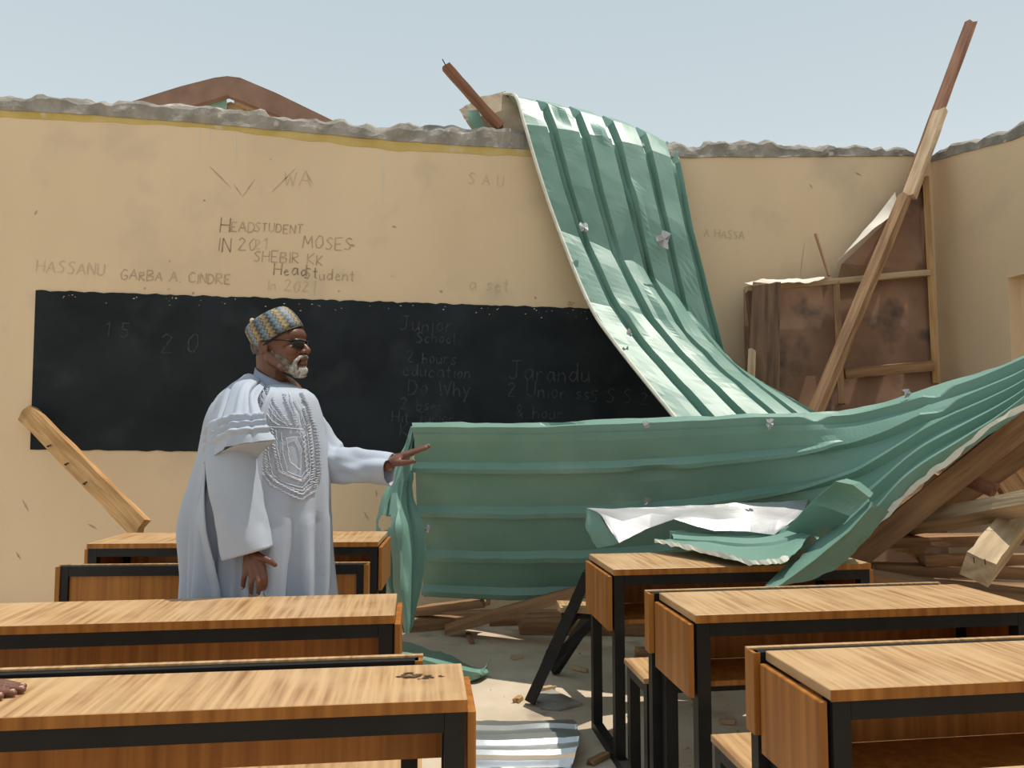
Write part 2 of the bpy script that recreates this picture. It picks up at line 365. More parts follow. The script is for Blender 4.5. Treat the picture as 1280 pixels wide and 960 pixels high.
rubble_beam('broken_ring_beam', 120, lambda t: interp(rl1, -(WY-t*(WY+2.2))) , lambda t: rtop(WY-t*(WY+2.2))-.01,
            lambda t: (Vector((RX-.01, WY+.1-t*(WY+2.3), 0)), Vector((1, 0, 0))), .23, wr, 9)
wn = box('light_block_panel', (RX+.10, oy-1.2, .95), (RX+.13, oy, oz), 'wall'); tag(wn, kind='structure')  # closed panel added inside the opening to block light from outside

# blackboard: black paint on the plaster with an uneven edge
bb_pts = [(45, 363), (38, 562), (500, 569), (850, 571), (930, 571), (930, 391), (745, 385), (400, 374)]
tl, bl = PY(45, 363, WY), PY(38, 562, WY); tr, br = PY(868, 390, WY), PY(868, 571, WY)
V = []; Fc = []; nx, nz = 150, 3
for i in range(nx+1):
    t = i/nx
    a = tl.lerp(tr, t); b = bl.lerp(br, t)
    a.z += .012*noise.noise(Vector((t*70, 0, 0)))+.006*noise.noise(Vector((t*190, 4, 0))); b.z += .008*noise.noise(Vector((t*60, 9, 0)))
    for k in range(nz+1):
        p = a.lerp(b, k/nz); V.append((p.x, WY-.006, p.z))
    V += [(a.x, WY, a.z), (b.x, WY, b.z)]
st = nz+3
for i in range(nx):
    for k in range(nz): Fc.append((i*st+k, i*st+k+1, (i+1)*st+k+1, (i+1)*st+k))
    Fc += [(i*st, (i+1)*st, (i+1)*st+nz+1, i*st+nz+1), (i*st+nz, i*st+nz+2, (i+1)*st+nz+2, (i+1)*st+nz)]
bb = mesh('blackboard', V, Fc, 'board'); tag(bb, 'long black painted chalkboard on the tan wall with faint chalk writing', 'blackboard')
for i, (t, u, v, h) in enumerate([('Junior', 500, 413, 20), ('School', 520, 428, 15), ('2 hours', 508, 453, 15), ('education', 503, 470, 16), ('Do Why', 510, 493, 20), ('2 bser', 500, 512, 16),
        ('Hit Junior', 490, 527, 14), ('Jarandu.', 636, 474, 24), ('2 Unior ss', 634, 496, 19), ('& hour', 645, 522, 17), ('S S S 2', 738, 503, 17), ('K', 500, 546, 20), ('2 0', 200, 440, 22), ('1 5', 130, 420, 18)]):
    writing('chalk_writing', t, u, v, h, WY-.0085, 'chalk', bb, -.03, .010, i+3)
rd = random.Random(4)
V = []; Fc = []
for i in range(55):                                                     # chipped paint along the board's upper edge
    u = rd.uniform(48, 740); v = 366+(u-45)*.0316+abs(rd.gauss(0, 6)); p = PY(u, v, WY-.0085); s = rd.uniform(.002, .006); b = len(V)
    V += [(p.x-s*1.5, p.y, p.z), (p.x, p.y, p.z-s*.6), (p.x+s*1.3, p.y, p.z+.2*s), (p.x, p.y, p.z+s*.6)]; Fc.append((b, b+1, b+2, b+3))
tag(mesh('paint_chips', V, Fc, 'wall', bb), kind='stuff')
for i, (t, u, v, h, m) in enumerate([('H', 275, 291, 19, 'pencil_dark'), ('EAD', 289, 289, 12, 'pencil'), ('STUDENT', 318, 289, 11.5, 'pencil'), ('IN', 272, 314, 18, 'pencil_dark'), ('20', 297, 313, 17, 'pencil'), ('21', 318, 311, 13, 'pencil_faint'), ('MOSES', 378, 310, 15, 'pencil'),
        ('SHEBIR KK', 317, 327, 14, 'pencil'), ('Head', 342, 343, 15, 'pencil_dark'), ('St', 380, 348, 15, 'pencil_dark'), ('udent', 399, 350, 14, 'pencil'), ('In 2021', 334, 363, 14, 'pencil_faint'),
        ('GARBA A. CINDRE', 150, 349, 12, 'pencil'), ('HASSANU', 45, 340, 14, 'pencil_faint'), ('La set', 575, 362, 18, 'pencil_faint'), ('Lar', 704, 382, 10, 'pencil'), ('S A U', 585, 230, 14, 'pencil_faint'), ('WA', 355, 232, 20, 'pencil_faint'), ('V', 265, 236, 20, 'pencil_faint'), ('A HASSA', 880, 296, 11, 'pencil_faint')]):
    writing('pencil_writing', t, u, v, h, WY-.002, m, wb, -.025, .0075, i+40)
# scuffs and nail holes on the plaster, scratched strokes
V = []; Fc = []
def stroke(u0, v0, u1, v1, wpx):
    a, b = PY(u0, v0, WY-.002), PY(u1, v1, WY-.002); d = (b-a); n = Vector((-d.z, 0, d.x)).normalized()*wpx*.0029; k = len(V)
    V.extend([a+n*.3, a-n*.3, (a+b)/2-n, b, (a+b)/2+n]); Fc.append((k, k+1, k+2, k+3, k+4))
for s in [(262, 208, 290, 236, 2), (292, 230, 303, 246, 1.5), (303, 246, 320, 222, 1.2), (340, 240, 372, 208, 1.5), (382, 214, 392, 232, 1.2), (104, 540, 96, 520, 1.5), (46, 263, 43, 269, 3), (254, 250, 257, 251, 3), (338, 198, 339, 200, 3), (211, 326, 213, 327, 3), (28, 625, 36, 640, 2), (110, 655, 122, 662, 2), (140, 520, 148, 545, 1.2),
          (490, 283, 496, 284, 3), (550, 363, 553, 366, 3.5), (668, 371, 671, 374, 3), (489, 345, 490, 346, 2), (438, 306, 444, 308, 3.5), (423, 363, 424, 365, 3), (1068, 215, 1078, 220, 2), (508, 132+48, 509, 186, 4), (455, 640, 462, 652, 2), (470, 612, 471, 622, 2), (20, 690, 26, 700, 2), (180, 360, 182, 361, 4), (210, 361, 211, 362, 4), (240, 366, 243, 367, 4), (1012, 230, 1016, 236, 2), (1000, 345, 1006, 300, 1)]: stroke(*s)
mesh('scuff_marks', V, Fc, 'pencil', wb)['kind'] = 'stuff'
V = []; Fc = []
for u, v0, v1 in ((294, 158, 207), (248, 160, 192), (262, 155, 175), (325, 235, 244), (478, 175, 260)): stroke(u, v0, u+1, v1, 1.2)
mesh('lime_drips', V, Fc, 'white_board', wb)['kind'] = 'stuff'

# the neighbouring block's bare gable beyond the wall
GY = 13.0
ap, lf, rt = PY(284, 95, GY), PY(120, 143, GY), PY(450, 168, GY)
iap = PY(284, 118, GY)
gb = empty('gabled_building', (ap.x, GY, 0)); tag(gb, 'red-brown gabled classroom block without its roof beyond the broken wall', 'building')
def extrude_poly(name, pts, y0, y1, m, parent):
    n = len(pts); V = [(x-gb.location.x, y0-GY, z) for x, z in pts]+[(x-gb.location.x, y1-GY, z) for x, z in pts]
    return mesh(name, V, [tuple(range(n)), tuple(range(2*n-1, n-1, -1))]+[(i, (i+1) % n, n+(i+1) % n, n+i) for i in range(n)], m, parent)
lo = 2.0
def g2(u, v, Y=GY-.35): p = PY(u, v, Y); return (p.x, p.z)
extrude_poly('gable_slope', [g2(284, 95), g2(268, 97), g2(225, 108), g2(180, 122), g2(60, 160), g2(60, 190), g2(180, 155), g2(240, 132), g2(284, 119)], GY-.35, GY-.22, 'mud', gb)
extrude_poly('gable_slope', [g2(284, 95), g2(300, 97), g2(345, 116), g2(415, 150), g2(500, 190), g2(500, 215), g2(405, 170), g2(345, 143), g2(284, 119)], GY-.35, GY-.22, 'mud', gb)
extrude_poly('roof_sheet_scrap', [g2(280, 117), g2(225, 137), g2(225, 160), g2(280, 150)], GY-.18, GY-.14, 'teal', gb)
extrude_poly('rafter', [g2(290, 119), g2(358, 146), g2(358, 152), g2(290, 124)], GY-.20, GY-.12, 't_grey', gb)
ex = g2(60, 190)[0]; exr = g2(500, 215)[0]
extrude_poly('gable_wall', [(ex, -.2), (ex, g2(60, 180)[1]), g2(240, 131), g2(284, 119), g2(345, 142), (exr, g2(500, 205)[1]), (exr, -.2)], GY-.10, GY+.1, 'block', gb)
for r_ in range(3):
    for c in range(4-r_):
        x0 = g2(284, 0)[0]+c*.27+(r_ % 2)*.12; z0 = g2(300, 160)[1]+r_*.16
        box('block', (x0-gb.location.x, -.13, z0), (x0-gb.location.x+.25, -.09, z0+.145), 'block', gb)

# ------------------------------------------------------------------ school desks
def desk(label, x0, x1, yf, D=.33, gap=.13, back=.40, rz=0., backw=0., bench=True, zt=.75, bx=0., zb=0., shelf=True, pb=.21):
    """x0..x1 ends of the top, yf the edge on the pupil's side; bench with backrest on the same foot rails"""
    W = x1-x0; o = empty('school_desk', ((x0+x1)/2, yf, 0), rz); tag(o, label, 'desk', 'wooden school desks with black steel frames')
    h = W/2; t = .02
    box('shaded_edge_band', (-h, -.003, zt-.024), (h, -.0005, zt-.001), 'lam_v', o)  # brown edging strip, added so its colour darkens the front edge like shade
    top = box('desk_top', (-h, 0, zt-.024), (h, D, zt), 'lam', o, .002)
    for s in (-1, 1):
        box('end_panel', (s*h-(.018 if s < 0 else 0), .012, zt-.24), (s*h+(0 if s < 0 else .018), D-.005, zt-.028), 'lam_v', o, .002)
        xa = s*(h-.025)
        for y in (.022, D-.022):
            box('leg', (xa-.02, y-.02, .035), (xa+.02, y+.02, zt-.0245), 'black', o)
        box('foot_rail', (xa-.02, -back-.022, .0), (xa+.02, D, .036), 'black', o)
        box('side_rail', (xa-.018, .042, zt-.26), (xa+.018, D-.042, zt-.225), 'black', o)
    box('front_rail', (-h+.046, .002, zt-.064), (h-.046, .042, zt-.0245), 'black', o)
    box('back_rail', (-h+.046, D-.042, zt-.064), (h-.046, D-.002, zt-.0245), 'black', o)
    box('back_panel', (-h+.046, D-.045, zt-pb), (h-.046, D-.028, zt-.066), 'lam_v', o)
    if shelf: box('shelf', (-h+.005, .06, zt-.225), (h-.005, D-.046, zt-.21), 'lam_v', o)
    if not bench: return o
    hb = h-backw; sy0, sy1 = -gap-.24, -gap
    box('bench_seat', (bx-hb, sy0, .43), (bx+hb, sy1, .45), 'lam', o, .002)
    for s in (-1, 1):
        xa = bx+s*(hb-.03)
        for y in (sy0+.02, sy1-.02): box('bench_leg', (xa-.019, y-.019, .036), (xa+.019, y+.019, .4295), 'black', o)
        box('seat_rail', (xa-.019, sy0+.04, .392), (xa+.019, sy1-.04, .4295), 'black', o)
        box('backrest_post', (xa-.019, -back-.019, .036), (xa+.019, -back+.019, zt+zb-.006), 'black', o)
        xe = bx+s*(hb-.010)
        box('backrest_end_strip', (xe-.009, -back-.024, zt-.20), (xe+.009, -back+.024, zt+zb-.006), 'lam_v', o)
    box('seat_rail', (bx-hb+.05, sy0+.001, .395), (bx+hb-.05, sy0+.038, .4295), 'black', o)
    box('backrest_rail', (bx-hb+.0495, -back-.018, zt+zb-.045), (bx+hb-.0495, -back+.018, zt+zb-.006), 'black', o)
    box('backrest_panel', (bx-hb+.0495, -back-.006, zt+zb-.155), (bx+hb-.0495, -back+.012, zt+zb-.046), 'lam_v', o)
    box('backrest_cap', (bx-hb, -back+.004, zt+zb-.0055), (bx+hb, -back+.020, zt+zb-.001), 'lam', o)
    return o
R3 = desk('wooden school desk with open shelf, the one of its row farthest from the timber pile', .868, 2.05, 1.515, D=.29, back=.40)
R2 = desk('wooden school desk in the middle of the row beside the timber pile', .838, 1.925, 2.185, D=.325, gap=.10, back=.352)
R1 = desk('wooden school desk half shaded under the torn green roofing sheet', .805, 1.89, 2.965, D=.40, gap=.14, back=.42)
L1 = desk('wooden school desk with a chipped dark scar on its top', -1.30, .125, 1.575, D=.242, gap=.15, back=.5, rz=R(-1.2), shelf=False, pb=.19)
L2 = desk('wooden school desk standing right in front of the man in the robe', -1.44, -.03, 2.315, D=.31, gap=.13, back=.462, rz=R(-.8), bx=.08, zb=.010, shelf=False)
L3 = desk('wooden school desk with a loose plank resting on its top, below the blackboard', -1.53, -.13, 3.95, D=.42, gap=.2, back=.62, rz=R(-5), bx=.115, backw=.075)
bm = bmesh.new()
rd = random.Random(2)
for k in range(26):
    u = 520+rd.gauss(0, 13); v = 845+rd.gauss(0, 1.6); p = PZ(u, v, .7515)
    q = L1.matrix_basis.inverted() @ p; s = rd.uniform(.003, .008)
    bm.faces.new([bm.verts.new((q.x+s*1.6*math.cos(a)*rd.uniform(.6, 1.2), q.y+s*math.sin(a)*rd.uniform(.5, 1), .7507+k*.00008)) for a in (0, 1.1, 2.3, 3.4, 4.6, 5.4)])
bmobj('chipped_scar', bm, 'scar', L1)

# ------------------------------------------------------------------ roofing sheets
def row(*a): return [PY(u, v, Y) for u, v, Y in a]
def rowd(*a): return [P(u, v, d) for u, v, d in a]
hang = [row((640, 150, 6.15), (690, 158, 6.15), (740, 168, 6.15), (790, 180, 6.15), (838, 196, 6.15)),
        row((628, 118, 5.9), (680, 126, 5.9), (732, 138, 5.9), (785, 154, 5.9), (834, 176, 5.9)),
        row((645, 121, 5.64), (694, 132, 5.64), (745, 145, 5.64), (797, 161, 5.64), (845, 184, 5.64)),
        row((656, 155, 5.50), (706, 162, 5.50), (757, 171, 5.49), (806, 184, 5.48), (850, 202, 5.47)),
        row((676, 222, 5.44), (724, 233, 5.41), (775, 246, 5.38), (825, 264, 5.34), (868, 292, 5.30)),
        row((699, 288, 5.38), (745, 305, 5.35), (798, 330, 5.30), (848, 372, 5.24), (906, 442, 5.14)),
        row((736, 378, 5.12), (785, 388, 5.06), (838, 404, 5.0), (888, 428, 4.95), (925, 462, 4.92)),
        row((770, 430, 4.86), (825, 438, 4.80), (880, 450, 4.74), (930, 468, 4.70), (962, 484, 4.68)),
        row((852, 532, 4.32), (915, 530, 4.26), (965, 527, 4.22), (1000, 524, 4.20), (1028, 520, 4.18))]
sa = sheet('roofing_sheet', hang, 'green', nu=97, nv=24, ribs=(.17, .37, .57, .77, .965), rh=.055, half=.034, top=.014, rough_=.010, seed=2, tear=.003, fu=lin, fv=lin,
           dents=((.62, .37, .05, -.05), (.62, .57, .05, .05), (.5, .6, .05, -.05), (.66, .77, .05, -.05), (.74, .5, .08, -.04), (.78, .2, .06, -.03), (.4, .97, .05, -.04), (.3, .27, .06, .03), (.35, .47, .05, -.03)), flip=-1)
tag(sa, 'ribbed green metal roofing sheet hanging over the broken wall top', 'roofing sheet')
def edge_strip(name, grid_edge, m, parent, r=.010, jag=0.):
    bm = bmesh.new(); rd = random.Random(3); tube(bm, [crom(grid_edge, t/60)+Vector((rd.uniform(-1, 1), rd.uniform(-1, 1), rd.uniform(-1, 1)))*jag for t in range(61)], [r*(rd.uniform(.4, 1.5) if jag else 1) for t in range(61)], 6); return bmobj(name, bm, m, parent)
edge_strip('folded_edge', [r_[0]+Vector((-.005, -.01, 0)) for r_ in hang[1:]], 'pale_edge', sa, .013)
def torn_ribbon(name, curve, inward, m, parent, w0=.006, w1=.03, seed=1):
    rd = random.Random(seed); V = []; n = 36
    for k in range(n+1):
        p = crom(curve, k/n); V += [p+inward*rd.uniform(w0, w1)+Vector((0, -.006, .004)), p-inward*rd.uniform(0, .010)+Vector((0, -.006-rd.uniform(0, .01), rd.uniform(-.006, .004)))]
    o = mesh(name, V, [(2*k, 2*k+1, 2*k+3, 2*k+2) for k in range(n)], m, parent); md = o.modifiers.new('thickness', 'SOLIDIFY'); md.thickness = .003
    return o
def torn_patch(u, v, Y, s, seed, parent, d=None):
    rd = random.Random(seed); c = PY(u, v, Y) if d is None else P(u, v, d); V = [c+Vector((0, -.02, 0))]
    n = 11
    for k in range(n):
        a = 2*math.pi*k/n; q = s*rd.uniform(.55, 1.15); V.append(c+Vector((q*math.cos(a)*.8, rd.uniform(-.03, .0), q*math.sin(a))))
    o = mesh('torn_bright_metal', V, [(0, 1+k, 1+(k+1) % n) for k in range(n)], 'zinc', parent)
    md = o.modifiers.new('thickness', 'SOLIDIFY'); md.thickness = .003
    return o
torn_patch(829, 300, 5.22, .075, 1, sa); torn_patch(729, 285, 5.28, .045, 5, sa); torn_patch(786, 417, 4.84, .03, 8, sa)
# curled end with the brown underside and stub of purlin on top of the wall
curl = [row((574, 137, 5.90), (600, 122, 5.88), (632, 117, 5.86)), row((583, 152, 5.84), (606, 144, 5.77), (648, 134, 5.76)), row((592, 167, 5.80), (625, 168, 5.74), (662, 169, 5.68))]
tag(sheet('ridge_flashing', curl, 'under', nu=9, nv=13, rough_=.02, seed=5, tear=.01, fu=lin, fv=lin), 'curled brown metal flashing lying on the wall top beside the hanging sheet', 'flashing')
tag(sheet('roofing_sheet_scrap', [row((582, 138, 5.74), (598, 137, 5.73)), row((586, 150, 5.72), (602, 150, 5.72)), row((594, 166, 5.71), (612, 166, 5.71))], 'green', nu=10, nv=10, rough_=.03, seed=3), 'small crumpled green metal scrap on the wall top', 'metal scrap')
plank('purlin_stub', PY(557, 83, 5.66), PY(626, 160, 5.645), .075, .06, 't_red', 'red-brown timber stub sticking up over the wall beside the hanging sheet', seed=3, ragged=.1)
bm = bmesh.new(); tube(bm, [PY(560, 87, 5.66), PY(553, 74, 5.66)], .004, 6); tag(bmobj('nail', bm, 'black'), 'bent nail in the end of the red-brown timber stub', 'nail')

# the long sheet lying on its side
LS = [  # columns left -> right; each has five rows top -> bottom (u, v, depth)
    [(515, 528, 4.70), (517, 543, 4.58), (520, 610, 4.74), (524, 680, 4.90), (530, 746, 5.08)],
    [(640, 529, 4.46), (640, 544, 4.34), (640, 612, 4.50), (641, 682, 4.68), (645, 750, 4.88)],
    [(800, 523, 4.20), (800, 540, 4.06), (800, 608, 4.22), (797, 676, 4.38), (795, 742, 4.56)],
    [(960, 517, 4.02), (960, 533, 3.88), (962, 590, 3.97), (962, 650, 4.06), (950, 712, 4.16)],
    [(1065, 511, 3.98), (1070, 528, 3.84), (1078, 570, 3.74), (1070, 622, 3.66), (1052, 690, 3.52)],
    [(1165, 483, 3.86), (1172, 505, 3.66), (1175, 527, 3.52), (1165, 555, 3.42), (1150, 600, 3.32)],
    [(1292, 438, 3.64), (1296, 455, 3.48), (1298, 470, 3.36), (1298, 486, 3.28), (1296, 502, 3.20)],
    [(1410, 348, 3.46), (1416, 364, 3.32), (1420, 378, 3.22), (1420, 392, 3.14), (1416, 404, 3.06)]]
lsg = [[P(*LS[c][r_]) for c in range(len(LS))] for r_ in range(5)]
sb = sheet('roofing_sheet', lsg, 'green', nu=26, nv=120, ribs=(.20, .40, .60, .80, .965), axis='u', rh=.04, half=.026, top=.010, rough_=.010, seed=6, tear=.004, fu=lin,
           dents=((.2, .5, .04, -.04), (.4, .52, .05, .04), (.42, .3, .05, -.03), (.6, .28, .05, .03), (.05, .2, .04, -.04), (.4, .72, .05, -.04), (.9, .3, .08, .03), (.2, .72, .04, -.04)), flip=1)
tag(sb, 'long ribbed green metal roofing sheet lying on its side across the room', 'roofing sheet')
torn_patch(960, 529, 0, .03, 11, sb, d=3.86); torn_patch(807, 531, 0, .028, 12, sb, d=4.02); torn_patch(808, 626, 0, .028, 13, sb, d=4.18); torn_patch(1130, 492, 0, .02, 15, sb, d=3.78); torn_patch(534, 660, 0, .03, 16, sb, d=4.76)
torn_ribbon('torn_lip', [P(u, v, d) for u, v, d in ((1416, 405, 3.04), (1350, 458, 3.11), (1292, 503, 3.18), (1240, 530, 3.20), (1190, 572, 3.25), (1150, 602, 3.29), (1100, 650, 3.34), (1056, 692, 3.38))], Vector((-.5, 0, .8)), 'pale_edge', sb, .004, .018)
# crumpled left end, bent towards the room and sunlit
crg = [rowd((512, 532, 4.72), (515, 530, 4.70), (519, 530, 4.68)),
       rowd((497, 570, 4.66), (506, 572, 4.62), (516, 575, 4.68)),
       rowd((484, 612, 4.58), (500, 612, 4.52), (517, 620, 4.60)),
       rowd((471, 650, 4.50), (498, 648, 4.40), (527, 650, 4.52)),
       rowd((476, 690, 4.44), (501, 690, 4.32), (531, 692, 4.46)),
       rowd((481, 730, 4.38), (503, 735, 4.26), (528, 732, 4.40)),
       rowd((497, 766, 4.34), (508, 768, 4.26), (519, 768, 4.34)),
       rowd((506, 790, 4.30), (509, 791, 4.26), (512, 789, 4.28))]
cs = sheet('roofing_sheet', crg, 'green', nu=106, nv=44, ribs=(.22, .80), rh=.03, half=.07, top=.03, rough_=.03, seed=9, tear=.006, holes=((.44, .2, .035, .16),), flip=-1, fv=lin, dents=((.47, .5, .1, -.04), (.62, .6, .12, .03), (.3, .5, .1, .03)))
tag(cs, 'crumpled green metal sheet end standing upright beside the outstretched hand', 'roofing sheet')
# silver flap, folded green offcuts in front of the long sheet
fg = [rowd((733, 637, 3.75), (770, 636, 3.78), (808, 634, 3.80), (850, 632, 3.82), (893, 630, 3.83), (935, 628, 3.84), (975, 627, 3.86), (1012, 625, 3.89)),
      rowd((745, 642, 3.66), (778, 652, 3.62), (814, 641, 3.74), (852, 644, 3.70), (896, 650, 3.67), (938, 646, 3.73), (972, 650, 3.68), (1008, 630, 3.83)),
      rowd((752, 646, 3.62), (774, 679, 3.46), (812, 660, 3.62), (842, 648, 3.66), (893, 664, 3.60), (938, 664, 3.62), (968, 668, 3.56), (1004, 640, 3.74))]
tag(sheet('metal_flap', fg, 'zinc', nu=13, nv=50, rough_=.012, seed=12, tear=.004, fu=lin, fv=lin), 'torn strip of bare silvery roofing metal in front of the long green sheet', 'metal flap')
dg_ = [rowd((733, 637, 3.75), (747, 643, 3.65)), rowd((733, 662, 3.68), (761, 662, 3.56)), rowd((746, 686, 3.62), (774, 679, 3.47))]
tag(sheet('metal_flap', dg_, 'green', nu=14, nv=12, rough_=.02, seed=13, tear=.006), 'green curled corner hanging below the silvery metal strip', 'metal flap')
og = [rowd((838, 664, 3.66), (900, 668, 3.66), (960, 664, 3.64), (1030, 645, 3.58)),
      rowd((840, 674, 3.54), (905, 680, 3.42), (965, 680, 3.32), (1020, 664, 3.34)),
      rowd((818, 677, 3.44), (880, 690, 3.20), (940, 704, 2.97), (985, 700, 2.94))]
o_ = sheet('roofing_sheet_offcut', og, 'green', nu=40, nv=50, ribs=(.12, .5), axis='u', rh=.04, half=.07, top=.03, rough_=.015, seed=14, tear=.006, flip=-1)
tag(o_, 'bent green offcut of roofing sheet over the back of the shaded desk', 'roofing sheet')
torn_ribbon('pale_torn_edge', og[2], Vector((.1, .4, .5)), 'pale_edge', o_, .010, .026, 4)
kg = [rowd((982, 662, 3.42), (1005, 668, 3.38), (1040, 672, 3.30)), rowd((1012, 630, 3.24), (1030, 634, 3.20), (1062, 646, 3.14)), rowd((1045, 602, 3.10), (1066, 606, 3.10), (1088, 622, 3.12)), rowd((1058, 598, 3.22), (1075, 602, 3.22), (1092, 616, 3.22))]
tag(sheet('roofing_sheet_offcut', kg, 'green', nu=13, nv=13, rough_=.01, seed=15, tear=.003, fu=lin, fv=lin), 'green folded sheet corner standing up above the offcuts', 'roofing sheet')
tg = [rowd((1084, 622, 3.30), (1092, 630, 3.12), (1112, 640, 3.24)), rowd((1042, 662, 3.28), (1062, 662, 3.02), (1088, 672, 3.16)), rowd((996, 698, 3.16), (1018, 700, 2.92), (1050, 708, 3.06)), rowd((955, 732, 2.92), (972, 734, 2.84), (1014, 726, 2.94))]
tag(sheet('roofing_sheet_offcut', tg, 'green', nu=31, nv=9, rough_=.012, seed=16, tear=.006, fu=lin, fv=lin), 'torn green metal strip hanging down in front of the shaded desk', 'roofing sheet')
# on the floor
al = [[PZ(u, v, z) for u, v, z in r_] for r_ in ([(560, 900, .03), (640, 901, .04), (718, 900, .05)], [(560, 918, .07), (640, 919, .07), (724, 916, .07)], [(560, 940, .06), (640, 941, .06), (722, 938, .06)], [(560, 960, .02), (640, 961, .02), (716, 958, .02)])]
tag(sheet('aluminium_sheet', al, 'alu', nu=60, nv=50, ribs=(.12, .42, .72), axis='u', rh=.013, half=.09, top=.05, rough_=.012, seed=18, tear=.008, flip=1), 'shiny bare aluminium roofing sheet lying on the floor beside the front desk', 'roofing sheet')
fs = [[PZ(u, v, z) for u, v, z in r_] for r_ in ([(490, 800, .02), (550, 815, .03), (600, 835, .03), (614, 822, .10)], [(480, 815, .06), (540, 830, .07), (590, 842, .05), (606, 840, .03)], [(480, 830, .02), (540, 842, .02), (585, 851, .02), (604, 845, .02)])]
tag(sheet('roofing_sheet_offcut', fs, 'green', nu=20, nv=40, ribs=(.5,), axis='u', rh=.02, half=.15, top=.06, rough_=.015, seed=19, tear=.006), 'long green metal strip lying on the sunlit floor', 'roofing sheet')
gs = [PZ(664, 868, .012), PZ(690, 861, .02), PZ(728, 879, .012), PZ(700, 886, .012), PZ(676, 884, .012)]
o_ = mesh('board_scrap', gs, [(0, 1, 2, 3, 4)], 'concrete'); o_.modifiers.new('thickness', 'SOLIDIFY').thickness = .01
tag(o_, 'flat grey piece of board on the floor at the foot of the leaning frame', 'board scrap')

# ------------------------------------------------------------------ ceiling frame wrecked in the corner
cf = empty('ceiling_frame', PY(1045, 640, 5.3)); cf.location.z = 0
tag(cf, 'wrecked brown ceiling panel with wooden battens leaning in the corner', 'ceiling frame')
cinv = Matrix.Translation(-cf.location)
def L_(p): return Vector(p)-cf.location
def slab(name, pts, m, parent, th=.012, loc=None):
    pts = [p-(loc or Vector()) for p in pts]; n = (pts[1]-pts[0]).cross(pts[2]-pts[0]).normalized()*th; k = len(pts)
    return mesh(name, pts+[p+n for p in pts], [tuple(range(k)), tuple(range(2*k-1, k-1, -1))]+[(i, (i+1) % k, k+(i+1) % k, k+i) for i in range(k)], m, parent)
cl = cf.location
slab('panel', row((930, 362, 5.44), (1046, 352, 5.42), (1046, 474, 5.30), (932, 475, 5.32)), 'hardboard', cf, loc=cl)
slab('panel', row((1046, 352, 5.42), (1162, 340, 5.40), (1170, 460, 5.28), (1050, 468, 5.30)), 'hardboard', cf, loc=cl)
slab('panel', row((932, 475, 5.32), (1050, 468, 5.30), (1170, 460, 5.28), (1190, 780, 4.93), (945, 783, 4.93)), 'hardboard', cf, loc=cl)
slab('panel', row((1052, 330, 5.42), (1100, 284, 5.46), (1130, 240, 5.50), (1158, 220, 5.52), (1162, 340, 5.40), (1047, 350, 5.42)), 'hardboard', cf, loc=cl)
def batten(a, b, wd, th, m, seed): 
    o = plank('batten', a, b, wd, th, m, None, seed=seed, ragged=.1); o.location -= cl; o.parent = cf; return o
batten(PY(1157, 222, 5.46), PY(1170, 480, 5.22), .045, .045, 't_orange', 1)
batten(PY(932, 362, 5.38), PY(1160, 341, 5.33), .05, .045, 't_light', 2)
batten(PY(1045, 352, 5.36), PY(1052, 505, 5.18), .045, .045, 't_mid', 3)
batten(PY(1056, 467, 5.24), PY(1166, 457, 5.20), .03, .075, 't_mid', 4)
batten(PY(936, 365, 5.37), PY(948, 470, 5.24), .04, .04, 't_dark', 5)
wf = [row((1043, 335, 5.40), (1048, 326, 5.34)), row((1066, 305, 5.40), (1076, 300, 5.30)), row((1092, 275, 5.42), (1108, 274, 5.36)), row((1119, 240, 5.47), (1124, 262, 5.44))]
wf = [[p for p in r_] for r_ in wf]
ws = sheet('loose_board', [[p-cl for p in r_] for r_ in wf], 'white_board', cf, nu=20, nv=8, rough_=.01, seed=2)
tag(plank('ceiling_board_strip', PY(958, 352, 5.22), PY(946, 782, 4.78), .20, .02, 't_dark', 0, seed=8), 'dark brown board standing against the wrecked ceiling panel', 'board')
plank('lath', PY(1019, 292, 5.5), PY(1036, 345, 5.42), .02, .015, 't_mid', 'thin broken stick poking up over the wrecked ceiling panel', seed=4)
plank('lath', PY(940, 440, 5.115), PY(938, 492, 5.06), .05, .015, 't_light', 'pale splinter of wood beside the standing dark board', seed=5, ragged=.8)
tag(sheet('ceiling_board_scrap', [row((930, 356, 5.36), (958, 360, 5.27)), row((965, 349, 5.36), (968, 355, 5.27)), row((1010, 349, 5.36), (1000, 354, 5.27)), row((1040, 345, 5.36), (1030, 350, 5.28))], 'white_board', nu=30, nv=6, rough_=.03, tear=.012), 'pale ragged strip of ceiling board along the top batten', 'board')
rt_top, rt_mid = PY(1131, 246, 5.31), PY(1022, 508, 4.86)
RB = rt_mid+(rt_mid-rt_top)*((rt_mid.z-.03)/(rt_top.z-rt_mid.z))          # its foot stands on the floor behind the long sheet
plank('rafter', RB, PY(1131, 246, 5.31), .085, .06, 't_mid', 'long brown rafter leaning across the wrecked ceiling panel', seed=6)
plank('rafter', PY(1137, 234, 5.40), PY(1213, 30, 5.72), .085, .05, 't_red', 'red-brown splintered rafter rising high above the corner', seed=7, ragged=.5)
plank('rafter_splice', PY(1136, 247, 5.315), PY(1176, 138, 5.49), .10, .05, 't_light', 'pale wooden splice nailed to the splintered rafter', seed=8, ragged=.15)
plank('loose_plank', P(34, 516, 5.15), P(178, 662, 4.3), .12, .055, 't_orange', 'orange-brown plank with nails leaning between desk and blackboard', seed=9, ragged=.25, roll=R(70))
